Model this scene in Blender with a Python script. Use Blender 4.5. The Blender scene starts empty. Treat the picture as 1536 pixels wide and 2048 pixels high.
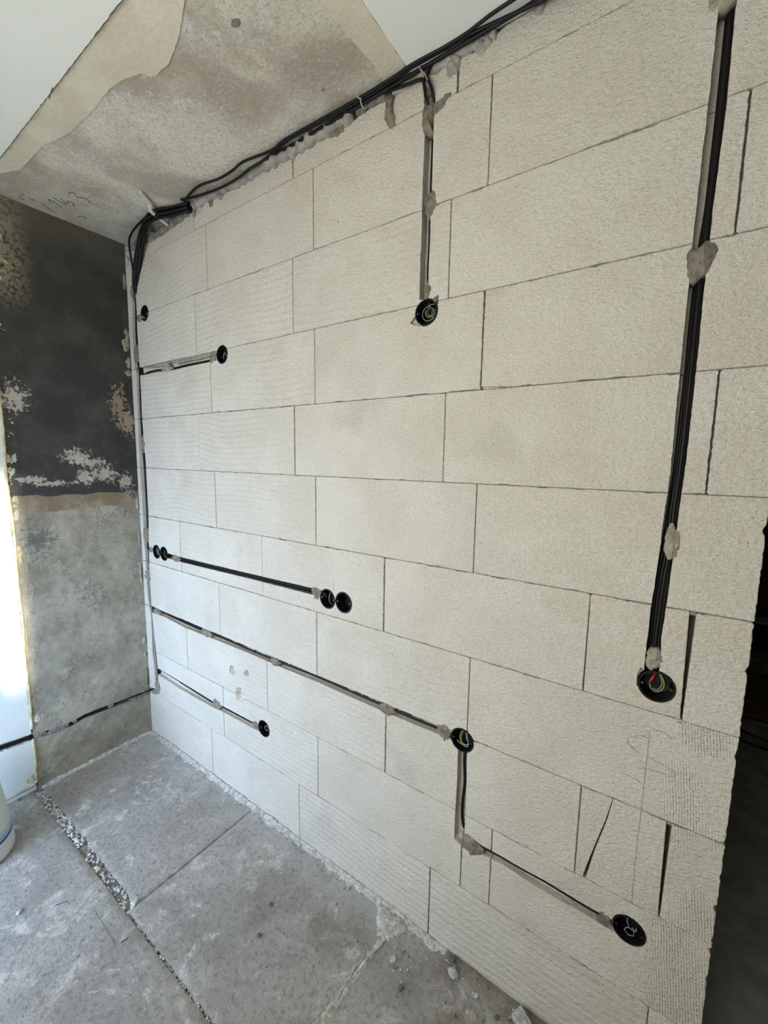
import bpy, bmesh, math, random
from mathutils import Vector, Matrix, noise
S = bpy.context.scene
COL = S.collection

# ------------------------------------------------------------------ camera
def make_camera():
    cam = bpy.data.cameras.new('camera'); ob = bpy.data.objects.new('camera', cam); COL.objects.link(ob)
    yaw, pitch, roll = -0.6024, -0.1249, 0.0157
    f = Vector((math.sin(yaw)*math.cos(pitch), math.cos(yaw)*math.cos(pitch), math.sin(pitch)))
    r0 = Vector((math.cos(yaw), -math.sin(yaw), 0)); u0 = r0.cross(f)
    r = r0*math.cos(roll) + u0*math.sin(roll); u = u0*math.cos(roll) - r0*math.sin(roll)
    m = Matrix((r, u, -f)).transposed().to_4x4(); m.translation = (2.3358, -1.0816, 1.5614)
    ob.matrix_world = m
    cam.sensor_fit = 'VERTICAL'; cam.sensor_height = 36; cam.lens = 832.98*36/2048; cam.clip_start = 0.02
    S.camera = ob
make_camera()

# ------------------------------------------------------------------ light
S.view_settings.view_transform = 'Standard'; S.view_settings.look = 'None'
S.view_settings.gamma = 1; S.view_settings.use_curve_mapping = False
S.view_settings.exposure = 0.48
W = bpy.data.worlds.new('sky'); S.world = W; W.use_nodes = True
W.node_tree.nodes['Background'].inputs[0].default_value = (0.75, 0.85, 1.0, 1)
W.node_tree.nodes['Background'].inputs[1].default_value = 1.0
def area(name, loc, direction, sx, sy, power, col, spread=math.pi):
    l = bpy.data.lights.new(name, 'AREA'); l.shape = 'RECTANGLE'; l.size = sx; l.size_y = sy
    l.energy = power; l.color = col; l.spread = spread
    o = bpy.data.objects.new(name, l); COL.objects.link(o); o.location = loc
    o.rotation_euler = Vector(direction).to_track_quat('-Z', 'Y').to_euler()
    return o
# balcony door (cool, its shutter half down) and window beside it, both in the wall behind the camera
area("daylight_balcony_door", (0.50, -1.86, 0.56), (-0.25, 1, -0.12), 0.80, 1.0, 16.8, (0.43, 0.635, 0.99), math.radians(120))
area('daylight_window', (1.62, -1.86, 1.45), (-0.06, 1, 0.18), 1.3, 1.3, 15.5, (1.0, 0.93, 0.80))
sun = bpy.data.lights.new('sun', 'SUN'); sun.energy = 9; sun.angle = math.radians(1.4); sun.color = (1, 0.96, 0.88)
so = bpy.data.objects.new('sun', sun); COL.objects.link(so)
SUN_DIR = Vector((-1.0, 0.25, -0.20))
so.rotation_euler = SUN_DIR.to_track_quat('-Z', 'Y').to_euler()

# ------------------------------------------------------------------ measured layout (metres; X along the block wall, Z up, Y into it)
CHA = (((0.067,2.559),(0.063,2.521),(0.052,2.408),(0.05,2.321),(0.044,2.275),(0.037,2.197),(0.033,2.094),(0.038,2.007),(0.054,1.986),(0.05,1.907),(0.045,1.895),(0.041,1.758),(0.034,1.659),(0.032,1.506),(0.038,1.375),(0.037,1.258),(0.03,1.086),(0.037,1.068),(0.039,0.975),(0.04,0.81),(0.047,0.764),(0.062,0.702),(0.062,0.62),(0.057,0.529),(0.055,0.485),(0.067,0.395),(0.071,0.326),(0.065,0.268)),((0.11,2.537),(0.107,2.51),(0.093,2.399),(0.09,2.314),(0.09,2.267),(0.085,2.19),(0.086,2.087),(0.088,2.014),(0.089,1.982),(0.088,1.904),(0.089,1.892),(0.084,1.756),(0.086,1.658),(0.096,1.507),(0.095,1.378),(0.094,1.263),(0.081,1.093),(0.081,1.074),(0.073,0.98),(0.071,0.816),(0.072,0.769),(0.078,0.706),(0.084,0.625),(0.092,0.539),(0.096,0.497),(0.103,0.406),(0.104,0.337),(0.109,0.283)))
CHB = (((1.697,2.568),(1.705,2.486),(1.706,2.432),(1.704,2.35),(1.703,2.3),(1.703,2.25),(1.704,2.226),(1.704,2.169),(1.702,2.112),(1.702,2.062),(1.702,2.014)),((1.731,2.537),(1.733,2.475),(1.733,2.421),(1.733,2.34),(1.733,2.291),(1.732,2.241),(1.731,2.218),(1.732,2.161),(1.73,2.105),(1.73,2.056),(1.732,2.008)))
CHC = (((2.335,2.432),(2.334,2.409),(2.334,2.339),(2.333,2.253),(2.332,2.165),(2.331,2.074),(2.33,2),(2.331,1.921),(2.331,1.826),(2.331,1.745),(2.331,1.656),(2.332,1.549),(2.329,1.463),(2.327,1.375),(2.324,1.306),(2.321,1.237),(2.32,1.166),(2.319,1.118),(2.32,1.082)),((2.36,2.419),(2.36,2.396),(2.361,2.326),(2.362,2.241),(2.36,2.155),(2.358,2.066),(2.358,1.993),(2.357,1.916),(2.358,1.822),(2.358,1.743),(2.358,1.655),(2.357,1.55),(2.354,1.465),(2.353,1.378),(2.351,1.311),(2.349,1.243),(2.346,1.173),(2.348,1.126),(2.348,1.091)))
CHD = (((0.076,2.001),(0.097,2.004),(0.454,2.003),(0.735,1.998)),((0.072,1.962),(0.1,1.963),(0.363,1.957),(0.733,1.961)))
CHE = (((0.242,1.075),(0.386,1.073),(0.917,1.08),(1.269,1.087),(1.334,1.087)),((0.239,1.049),(0.384,1.047),(0.916,1.057),(1.269,1.061),(1.334,1.061)))
CHF = (((0.068,0.757),(0.186,0.753),(0.555,0.749),(0.69,0.75),(0.904,0.747),(1.096,0.749),(1.3,0.75),(1.589,0.749),(1.807,0.748),(1.864,0.747)),((0.064,0.719),(0.184,0.725),(0.406,0.714),(0.688,0.72),(0.903,0.724),(1.096,0.722),(1.3,0.726),(1.588,0.721),(1.807,0.724),(1.865,0.723)))
CHG = (((0.085,0.409),(0.321,0.406),(0.602,0.399),(0.698,0.404),(0.905,0.409),(0.965,0.41)),((0.081,0.373),(0.318,0.363),(0.6,0.368),(0.696,0.375),(0.894,0.379),(0.958,0.382)))
CHH = (((1.875,0.708),(1.876,0.584),(1.874,0.462),(1.875,0.403)),((1.904,0.721),(1.907,0.599),(1.907,0.48),(1.907,0.437)))
CHI = (((1.902,0.441),(1.964,0.432),(2.02,0.432),(2.086,0.43),(2.149,0.432),(2.238,0.427),(2.296,0.427),(2.322,0.428)),((1.875,0.403),(1.902,0.39),(1.971,0.403),(2.029,0.409),(2.087,0.401),(2.151,0.398),(2.24,0.4),(2.29,0.397),(2.316,0.397)))
CHIPS = (((0.759,0.628),(0.792,0.633),(0.805,0.621),(0.808,0.603),(0.79,0.588),(0.764,0.585),(0.749,0.594)),((0.857,0.624),(0.878,0.642),(0.894,0.635),(0.899,0.63),(0.89,0.618),(0.866,0.608),(0.855,0.611)),((0.801,0.535),(0.837,0.547),(0.856,0.53),(0.864,0.507),(0.851,0.486),(0.826,0.468),(0.798,0.469),(0.793,0.5)))
PAT = ((0.066,2.363,0.07,0.074),(0.062,2.071,0.063,0.081),(0.076,1.621,0.036,0.084),(0.055,1.147,0.076,0.079),(0.048,0.923,0.076,0.063),(0.053,0.875,0.043,0.039),(0.128,0.737,0.074,0.034),(0.092,0.294,0.05,0.085),(0.114,2.232,0.049,0.037),(0.34,1.972,0.079,0.031),(0.706,1.978,0.042,0.044),(0.102,1.073,0.035,0.036),(0.342,1.059,0.074,0.036),(1.296,1.075,0.047,0.057),(0.582,0.733,0.082,0.037),(1.062,0.732,0.067,0.031),(1.615,0.733,0.059,0.041),(1.828,0.737,0.042,0.052),(0.644,0.396,0.07,0.049),(0.926,0.404,0.037,0.031),(2.286,0.417,0.032,0.041),(1.728,2.259,0.03,0.069),(1.728,2.034,0.02,0.044),(1.754,2.006,0.017,0.016),(2.348,1.393,0.025,0.077),(2.336,1.124,0.031,0.048),(2.341,2.422,0.039,0.029))
POLYC = ((2.322,1.983),(2.328,1.991),(2.339,1.988),(2.351,1.998),(2.358,1.999),(2.361,1.995),(2.37,1.988),(2.373,1.978),(2.37,1.966),(2.365,1.953),(2.362,1.94),(2.358,1.935),(2.347,1.928),(2.336,1.92),(2.331,1.928),(2.326,1.944),(2.324,1.968))
POLYI = ((1.899,0.434),(1.918,0.447),(1.936,0.441),(1.955,0.432),(1.97,0.425),(1.969,0.404),(1.955,0.393),(1.93,0.377),(1.918,0.387),(1.902,0.389),(1.898,0.41))
POLYB = ((1.71,2.526),(1.728,2.522),(1.734,2.502),(1.734,2.483),(1.733,2.466),(1.726,2.451),(1.732,2.431),(1.716,2.43),(1.704,2.44),(1.696,2.466),(1.698,2.491),(1.704,2.509))
POLYBW = ((1.734,2.502),(1.757,2.505),(1.767,2.513),(1.785,2.508),(1.787,2.503),(1.774,2.499),(1.762,2.482),(1.739,2.469))
POLYB2 = ((1.581,2.592),(1.613,2.58),(1.604,2.562),(1.602,2.537),(1.611,2.517),(1.608,2.498),(1.599,2.492),(1.588,2.502),(1.572,2.527),(1.576,2.567))
T1 = ((0.61,-0.015,2.605),(0.743,-0.015,2.623),(0.847,-0.015,2.609),(0.933,-0.015,2.608),(1.006,-0.015,2.614),(1.13,-0.015,2.599),(1.199,-0.015,2.605),(1.332,-0.015,2.602),(1.427,-0.015,2.599),(1.531,-0.015,2.597),(1.633,-0.015,2.598),(1.68,-0.015,2.601),(1.739,-0.015,2.599),(1.775,-0.015,2.597),(1.835,-0.015,2.598),(1.899,-0.015,2.605),(1.964,-0.015,2.608),(2.013,-0.015,2.61))
T2 = ((0.61,-0.015,2.603),(0.716,-0.015,2.581),(0.845,-0.015,2.565),(0.944,-0.015,2.562),(1.024,-0.015,2.57),(1.088,-0.015,2.585),(1.152,-0.015,2.594),(1.224,-0.015,2.6),(1.336,-0.015,2.596),(1.438,-0.015,2.592),(1.54,-0.015,2.59),(1.633,-0.015,2.593),(1.68,-0.015,2.596),(1.739,-0.015,2.595),(1.775,-0.015,2.593),(1.835,-0.015,2.592),(1.895,-0.015,2.587),(1.954,-0.015,2.58),(2.029,-0.015,2.573),(2.087,-0.015,2.568))
P = ((1.783,-0.015,2.596),(1.755,-0.015,2.593),(1.73,-0.015,2.585),(1.717,-0.015,2.574),(1.711,-0.015,2.567),(1.706,-0.015,2.56),(1.71,-0.015,2.536),(1.716,-0.015,2.511))
Q = ((1.566,-0.015,2.589),(1.604,-0.015,2.582),(1.663,-0.015,2.572),(1.686,-0.015,2.569),(1.709,-0.015,2.563),(1.719,-0.015,2.555),(1.729,-0.015,2.538),(1.735,-0.015,2.516),(1.74,-0.015,2.495))
LWALL_CABLE = ((-0.005,0.244),(-0.06,0.235),(-0.204,0.249),(-0.32,0.254),(-0.37,0.244),(-0.459,0.249),(-0.541,0.263),(-0.641,0.272))
skimL= [(1.354, -0.456), (1.324, -0.451), (1.3, -0.441), (1.24, -0.415), (1.144, -0.389), (1.069, -0.391), (1.048, -0.417), (0.983, -0.435), (0.915, -0.442), (0.786, -0.436), (0.62, -0.442), (0.485, -0.469), (0.269, -0.471), (0.147, -0.519)]
skimR= [(1.584, -0.303), (1.584, -0.277), (1.585, -0.183), (1.595, -0.085), (1.588, -0.032)]
WR= [[(0.056, -0.423), (0.04, -0.408), (0.048, -0.4)], [(0.076, -0.421), (0.077, -0.411)], [(0.076, -0.396), (0.075, -0.385), (0.074, -0.373)], [(0.077, -0.352), (0.06, -0.33), (0.03, -0.283)], [(0.109, -0.328), (0.129, -0.344), (0.134, -0.336), (0.115, -0.295)], [(0.163, -0.339), (0.157, -0.326), (0.15, -0.301), (0.154, -0.29)], [(0.184, -0.32), (0.165, -0.304), (0.163, -0.293), (0.185, -0.293), (0.189, -0.299)], [(0.193, -0.291), (0.189, -0.277), (0.172, -0.267), (0.172, -0.276)], [(0.242, -0.312), (0.26, -0.314), (0.271, -0.31), (0.262, -0.297), (0.25, -0.288), (0.259, -0.276), (0.269, -0.262), (0.259, -0.248), (0.253, -0.238)], [(0.084, -0.227), (0.112, -0.213), (0.101, -0.197)]]
PL= [[(2.342, 0.954), (2.342, 0.926), (2.342, 0.892), (2.341, 0.821), (2.341, 0.748), (2.34, 0.667), (2.34, 0.579), (2.341, 0.503)], [(2.342, 0.89), (2.362, 0.885), (2.382, 0.88), (2.393, 0.877), (2.396, 0.87), (2.396, 0.864), (2.385, 0.859)], [(2.344, 0.959), (2.369, 0.96), (2.385, 0.95)], [(2.302, 0.919), (2.301, 0.909), (2.313, 0.897), (2.324, 0.89)], [(2.303, 0.92), (2.323, 0.934), (2.341, 0.934)], [(2.293, 0.826), (2.318, 0.824), (2.337, 0.819)], [(2.332, 0.856), (2.356, 0.861), (2.383, 0.863)]]

# ------------------------------------------------------------------ node helpers
class NT:
    def __init__(s, name):
        s.m = bpy.data.materials.new(name); s.m.use_nodes = True; s.t = s.m.node_tree
        s.b = s.t.nodes['Principled BSDF']; s.b.inputs['Roughness'].default_value = 0.9
        s.co = s.t.nodes.new('ShaderNodeTexCoord').outputs['Object']; s.bump = None
        s.x, s.y, s.z = s.n('ShaderNodeSeparateXYZ', s.co).outputs[:3]
    def n(s, typ, *ins, **kw):
        nd = s.t.nodes.new(typ)
        for k, v in kw.items(): setattr(nd, k, v)
        for i, v in enumerate(ins):
            if v is None: continue
            s.put(nd.inputs[i], v)
        return nd
    def put(s, sock, v):
        if isinstance(v, bpy.types.NodeSocket): s.t.links.new(v, sock)
        elif isinstance(v, bpy.types.Node): s.t.links.new(v.outputs[0], sock)
        else:
            if sock.type == 'RGBA' and len(v) == 3: v = tuple(v) + (1,)
            sock.default_value = v
    def mth(s, op, a, b=None, c=None): return s.n('ShaderNodeMath', a, b, c, operation=op).outputs[0]
    def noise(s, scale, detail=4, rough=.55, vec=None, dist=0, sc3=None):
        v = vec or s.co
        if sc3: v = s.n('ShaderNodeMapping', v).outputs[0]; v.node.inputs['Scale'].default_value = sc3
        nd = s.t.nodes.new('ShaderNodeTexNoise'); s.put(nd.inputs['Vector'], v)
        nd.inputs['Scale'].default_value = scale; nd.inputs['Detail'].default_value = detail
        nd.inputs['Roughness'].default_value = rough; nd.inputs['Distortion'].default_value = dist
        return nd.outputs[0]
    def ss(s, v, a, b, lo=0., hi=1.):
        nd = s.t.nodes.new('ShaderNodeMapRange'); nd.interpolation_type = 'SMOOTHSTEP'
        for i, q in enumerate((v, a, b, lo, hi)): s.put(nd.inputs[i], q)
        return nd.outputs[0]
    def mix(s, f, a, b, blend='MIX'):
        nd = s.t.nodes.new('ShaderNodeMix'); nd.data_type = 'RGBA'; nd.blend_type = blend
        s.put(nd.inputs[0], f); s.put(nd.inputs[6], a); s.put(nd.inputs[7], b); return nd.outputs[2]
    def addbump(s, h, dist, strength=1.0):
        nd = s.t.nodes.new('ShaderNodeBump'); nd.inputs['Strength'].default_value = strength
        nd.inputs['Distance'].default_value = dist; s.put(nd.inputs['Height'], h)
        if s.bump: s.t.links.new(s.bump, nd.inputs['Normal'])
        s.bump = nd.outputs[0]; s.t.links.new(s.bump, s.b.inputs['Normal'])
    def col(s, c): s.put(s.b.inputs['Base Color'], c); return s
    def blob(s, cy, cz, ry, rz, amp=.5, a=None, b=None):
        """soft-edged irregular spot mask around (cy, cz) in the plane of axes a, b"""
        a = a or s.y; b = b or s.z
        da = s.mth('DIVIDE', s.mth('SUBTRACT', a, cy), ry); db = s.mth('DIVIDE', s.mth('SUBTRACT', b, cz), rz)
        d = s.mth('SQRT', s.mth('ADD', s.mth('MULTIPLY', da, da), s.mth('MULTIPLY', db, db)))
        return s.ss(s.mth('SUBTRACT', s.speck, s.mth('MULTIPLY', d, .14)), .345, .40)

def flat(name, c, rough=.6, spec=.5, metallic=0, nscale=0, namp=.2, bump=0):
    t = NT(name); t.b.inputs['Roughness'].default_value = rough; t.b.inputs['Specular IOR Level'].default_value = spec
    t.b.inputs['Metallic'].default_value = metallic
    if nscale:
        t.col(t.mix(t.ss(t.noise(nscale), .3, .7), [q*(1-namp) for q in c], [min(1, q*(1+namp)) for q in c]))
        if bump: t.addbump(t.noise(nscale*2, 6), bump)
    else: t.col(c)
    return t.m

def mat_block(name, kind):
    t = NT(name)
    rnd = t.n('ShaderNodeObjectInfo').outputs['Random']
    off = t.n('ShaderNodeCombineXYZ', t.mth('MULTIPLY', rnd, 7.3), t.mth('MULTIPLY', rnd, 3.1), t.mth('MULTIPLY', rnd, 11.7)).outputs[0]
    v = t.n('ShaderNodeVectorMath', t.co, off, operation='ADD').outputs[0]
    base = t.mix(t.ss(t.noise(5, 4, vec=v), .35, .7), (0.665, 0.615, 0.518), (0.730, 0.684, 0.592))
    base = t.mix(t.ss(t.noise(3.1, 5, vec=v, dist=.4), .60, .74, 0, .45), base, (0.50, 0.46, 0.39))
    pits = t.ss(t.n('ShaderNodeTexVoronoi', v).outputs[0], 0, 1)
    vo = t.t.nodes.new('ShaderNodeTexVoronoi'); t.put(vo.inputs['Vector'], v); vo.inputs['Scale'].default_value = 30
    pit = t.ss(vo.outputs['Distance'], .03, .085, 1, 0)
    sel = t.ss(t.noise(9, 2, vec=v), .58, .66)
    pit = t.mth('MULTIPLY', pit, sel)
    base = t.mix(t.mth('MULTIPLY', pit, .55), base, (0.36, 0.33, 0.28))
    base = t.mix(t.mth('MULTIPLY', t.ss(t.noise(230, 3, vec=v, sc3=(.6, 1, 1.1)), .47, .66), .26), base, (0.42, 0.385, 0.325))
    base = t.mix(t.mth('MULTIPLY', t.ss(t.noise(170, 2, vec=v), .56, .68), .28), base, (0.84, 0.79, 0.70))
    t.col(base)
    if kind == 'ripple':
        warp = t.mth('MULTIPLY', t.noise(1.9, 1, vec=v), .085)
        bow = t.mth('MULTIPLY', t.mth('SINE', t.mth('MULTIPLY', t.n('ShaderNodeSeparateXYZ', v).outputs[0], 7.)), .012)
        zz = t.mth('ADD', t.mth('ADD', t.z, warp), bow)
        w = t.mth('SINE', t.mth('MULTIPLY', zz, 265.))
        amp = t.ss(t.noise(2.2, 2, vec=v), .32, .62, .35, 1)
        t.addbump(t.mth('MULTIPLY', w, amp), .00085)
    if kind == 'scored':
        xx = t.mth('ADD', t.mth('ADD', t.x, t.mth('MULTIPLY', t.z, .10)), t.mth('MULTIPLY', t.noise(8, 3, vec=v), .012))
        w = t.mth('SINE', t.mth('MULTIPLY', xx, 1150.))
        m = t.mth('MULTIPLY', t.ss(t.x, 2.33, 2.43), t.ss(t.noise(7, 2, vec=v), .35, .6))
        t.addbump(t.mth('MULTIPLY', w, m), .0007)
    gn = t.noise(150, 3, .6, vec=v, sc3=(.6, 1, 1.1))
    t.addbump(gn, .0065, 1.0); t.addbump(t.noise(420, 2, .6, vec=v), .0022, .8)
    t.addbump(t.noise(16, 4, vec=v), .0025, .6)
    t.addbump(t.mth('MULTIPLY', pit, -1.), .002)
    return t.m

def mat_floor(name, a, b, warm=0.):
    t = NT(name); v = t.co
    n1 = t.noise(3.0, 6, .6, dist=.6); n2 = t.noise(9, 6, .62); n3 = t.noise(60, 5, .6)
    c = t.mix(t.ss(n1, .36, .66), a, b)
    c = t.mix(t.ss(n2, .52, .72, 0, .5), c, [q*1.28 for q in b])
    c = t.mix(t.ss(n3, .46, .68, 0, .65), c, [q*.62 for q in a])
    c = t.mix(t.mth('MULTIPLY', t.ss(t.noise(5.5, 7, .7, dist=1.2), .52, .62), t.ss(t.noise(28, 5, .7), .42, .6)), c, [min(.8, q*1.42) for q in b])
    c = t.mix(t.mth('MULTIPLY', t.ss(t.noise(160, 4, .7), .50, .68), .4), c, [q*.6 for q in a])
    if warm: c = t.mix(t.ss(t.noise(4.3, 4), .5, .7, 0, warm), c, (0.26, 0.21, 0.17)); c = t.mix(t.mth('MULTIPLY', t.ss(t.x, 1.72, 1.95), t.ss(t.noise(6, 5), .35, .6, 0, .75)), c, (0.23, 0.185, 0.15))
    vo = t.t.nodes.new('ShaderNodeTexVoronoi'); vo.inputs['Scale'].default_value = 26; t.put(vo.inputs['Vector'], t.co)
    sp = t.mth('MULTIPLY', t.ss(vo.outputs['Distance'], .08, .16, 1, 0), t.ss(t.noise(6, 3), .5, .6))
    c = t.mix(t.mth('MULTIPLY', sp, .6), c, [q*.45 for q in a])
    # pale dust swept against the block wall
    dust = t.mth('MULTIPLY', t.ss(t.y, -.16, -.02), t.ss(t.noise(14, 5), .3, .6))
    c = t.mix(t.mth('MULTIPLY', dust, t.ss(t.x, 1.9, 1.5, 0, .75)), c, (0.60, 0.60, 0.58))
    t.col(c); t.addbump(t.noise(7, 6, .6), .014, .8); t.addbump(t.noise(45, 7, .75), .010, .9); t.addbump(t.noise(170, 4, .7), .004, .9); t.addbump(sp, .003, .6)
    return t.m

def mat_leftwall():
    t = NT('old_render_on_left_wall'); t.speck = t.noise(55, 7, .75)
    n = t.noise(9, 5); zz = t.mth('ADD', t.z, t.mth('MULTIPLY', t.mth('SUBTRACT', n, .5), .055))
    gr = t.mix(t.ss(t.noise(5, 6, .65), .36, .66), (0.245, 0.228, 0.178), (0.40, 0.375, 0.30))
    gr = t.mix(t.ss(t.noise(22, 6, .6), .5, .75, 0, .5), gr, (0.47, 0.445, 0.36))
    gr = t.mix(t.ss(t.noise(2.5, 3, sc3=(1, 1, .5)), .5, .7, 0, .5), gr, (0.17, 0.165, 0.135))
    gr = t.mix(t.mth('MULTIPLY', t.blob(-.44, 1.175, .055, .045), .75), gr, (0.11, 0.11, 0.10))
    crk = t.mth('MULTIPLY', t.ss(t.mth('ABSOLUTE', t.mth('SUBTRACT', t.noise(5.5, 5, .7), .5)), .003, .009, 1, 0), t.ss(t.noise(4, 2), .48, .56)); gr = t.mix(t.mth('MULTIPLY', crk, .7), gr, (0.09, 0.088, 0.075))
    gr = t.mix(t.mth('MULTIPLY', t.ss(t.noise(120, 4, .7), .52, .68), .4), gr, (0.20, 0.195, 0.165))
    tar = t.mix(t.ss(t.noise(6, 5), .4, .7), (0.034, 0.034, 0.029), (0.062, 0.061, 0.055))
    tar = t.mix(t.mth('MULTIPLY', t.ss(t.speck, .55, .75), .35), tar, (0.10, 0.10, 0.09))
    tar = t.mix(t.mth('MULTIPLY', t.ss(zz, 2.38, 2.62), .6), tar, (0.15, 0.135, 0.105))
    upl = t.mth('MULTIPLY', t.mth('MULTIPLY', t.ss(t.y, -.36, -.47), t.ss(zz, 2.12, 2.30)), t.ss(t.speck, .40, .56)); tar = t.mix(upl, tar, (0.27, 0.24, 0.16))
    tar = t.mix(t.blob(-.072, 1.815, .03, .085, .8), tar, (0.29, 0.22, 0.145))
    tar = t.mix(t.blob(-.032, 1.735, .035, .06, .8), tar, (0.33, 0.27, 0.18))
    for a, b, c_, d in ((-.27, 1.555, .05, .03), (-.215, 1.525, .065, .02), (-.16, 1.47, .05, .035), (-.24, 1.455, .03, .03), (-.06, 1.43, .03, .035), (-.45, 1.45, .05, .014), (-.37, 1.43, .08, .010), (-.48, 1.80, .04, .05)):
        tar = t.mix(t.mth('MULTIPLY', t.blob(a, b, c_, d, 1.6), .8), tar, (0.50, 0.46, 0.38))
    br = t.mix(t.ss(t.noise(12, 5), .4, .65), (0.21, 0.165, 0.11), (0.33, 0.27, 0.18))
    c = t.mix(t.ss(zz, 1.296, 1.312), gr, br); c = t.mix(t.ss(zz, 1.372, 1.380), c, tar)
    t.col(c); t.addbump(t.noise(30, 8, .7), .006, .7); t.addbump(t.ss(zz, 1.372, 1.382), .004, 1)
    t.addbump(t.mth('ABSOLUTE', t.mth('SUBTRACT', t.noise(3.4, 7, .75), .5)), .012, .5)
    t.b.inputs['Roughness'].default_value = .85
    return t.m

def mat_ceiling():
    t = NT('stained_concrete_ceiling')
    c = t.mix(t.ss(t.noise(3.2, 5, .6, dist=.5), .36, .64), (0.488, 0.434, 0.345), (0.808, 0.766, 0.648))
    c = t.mix(t.mth('MULTIPLY', t.ss(t.noise(4.6, 7, .75), .50, .60), t.ss(t.noise(95, 5, .8), .42, .58)), c, (0.820, 0.820, 0.820))
    c = t.mix(t.mth('MULTIPLY', t.ss(t.noise(70, 5, .7), .50, .64), .45), c, (0.404, 0.371, 0.294))
    c = t.mix(t.ss(t.noise(2.3, 3), .56, .68, 0, .65), c, (0.421, 0.354, 0.278))
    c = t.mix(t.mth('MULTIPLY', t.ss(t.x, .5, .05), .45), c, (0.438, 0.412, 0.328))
    c = t.mix(t.mth('MULTIPLY', t.ss(t.noise(180, 4, .7), .48, .66), .38), c, (0.244, 0.226, 0.183)); t.col(c); t.addbump(t.noise(60, 7, .7), .008, .8); t.addbump(t.noise(8, 5), .006, .5)
    return t.m
def mat_skim():
    t = NT('cream_skim_coat')
    c = t.mix(t.ss(t.noise(6, 4), .35, .7), (0.634, 0.580, 0.458), (0.732, 0.689, 0.567))
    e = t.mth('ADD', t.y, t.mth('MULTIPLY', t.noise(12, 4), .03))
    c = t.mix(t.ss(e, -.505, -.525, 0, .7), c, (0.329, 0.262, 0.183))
    c = t.mix(t.mth('MULTIPLY', t.ss(t.noise(150, 4, .7), .48, .68), .18), c, (0.40, 0.36, 0.28)); t.col(c); t.addbump(t.noise(60, 6), .004, .7); return t.m
def mat_white(name, c=(0.80, 0.825, 0.785)):
    t = NT(name); t.col(t.mix(t.ss(t.noise(3, 4), .3, .7), c, [q*1.04 for q in c])); t.addbump(t.noise(160, 4), .0016, .7); return t.m

M = dict(ripple=mat_block('aerated_concrete_rippled', 'ripple'), grain=mat_block('aerated_concrete_grained', 'grain'),
    scored=mat_block('aerated_concrete_scored', 'scored'),
    mortar=flat('thin_bed_mortar', (0.27, 0.255, 0.225), .95, nscale=60, bump=.002),
    dab=flat('grey_gypsum', (0.235, 0.205, 0.160), .92, nscale=45, namp=.34, bump=.009),
    dabpale=flat('pale_gypsum', (0.36, 0.325, 0.265), .92, nscale=45, namp=.25, bump=.008),
    foam=flat('silver_grey_foam', (0.33, 0.305, 0.27), .42, nscale=30, namp=.25, bump=.004),
    yfoam=flat('yellowed_foam', (0.50, 0.44, 0.27), .9, nscale=24, namp=.25, bump=.004),
    cream=flat('cream_old_plaster', (0.46, 0.42, 0.33), .9, nscale=20, namp=.25, bump=.004),
    black=flat('black_cable_sheath', (0.006, 0.006, 0.007), .42, .28),
    box=flat('black_box_plastic', (0.008, 0.008, 0.009), .38, .35),
    wgy=flat('green_yellow_wire', (0.20, 0.27, 0.07), .45), wred=flat('red_wire', (0.55, 0.03, 0.02), .45),
    wgrey=flat('grey_wire', (0.24, 0.25, 0.27), .45), steel=flat('steel_screw', (0.12, 0.12, 0.12), .45, metallic=1),
    white=flat('white_plastic', (0.62, 0.64, 0.60), .4), wtie=flat('white_nylon', (0.62, 0.61, 0.52), .5),
    blue=flat('blue_print', (0.03, 0.10, 0.30), .5), lblue=flat('pale_blue_print', (0.33, 0.47, 0.55), .5),
    floor=mat_floor('grey_screed', (0.380, 0.358, 0.325), (0.510, 0.482, 0.440)),
    floorb=mat_floor('grey_brown_screed', (0.395, 0.377, 0.342), (0.535, 0.512, 0.472), .55),
    floorp=mat_floor('pale_screed', (0.30, 0.30, 0.295), (0.39, 0.39, 0.38)),
    under=flat('dark_gap_fill', (0.22, 0.215, 0.20), .95, nscale=80, bump=.003),
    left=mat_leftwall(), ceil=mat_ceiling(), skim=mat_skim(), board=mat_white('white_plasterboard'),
    paint=mat_white('white_painted_wall', (0.66, 0.69, 0.66)), pencil=flat('pencil_graphite', (0.27, 0.25, 0.22), .7),
    graph=flat('dark_pencil', (0.07, 0.065, 0.055), .8),
    rub=flat('rubble_grey', (0.50, 0.495, 0.47), .95, nscale=40, namp=.3), rubd=flat('rubble_dark', (0.14, 0.14, 0.125), .95, nscale=40, namp=.3),
    pale=flat('pale_mortar', (0.60, 0.585, 0.54), .95, nscale=60, namp=.28, bump=.010),
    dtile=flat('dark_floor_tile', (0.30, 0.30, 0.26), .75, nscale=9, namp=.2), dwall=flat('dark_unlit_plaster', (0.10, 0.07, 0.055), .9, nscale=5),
    wood=flat('brown_board', (0.16, 0.11, 0.055), .7, nscale=14), orange=flat('orange_plastic', (0.55, 0.22, 0.02), .5),
    greybar=flat('grey_metal_profile', (0.40, 0.41, 0.42), .4))

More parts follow.
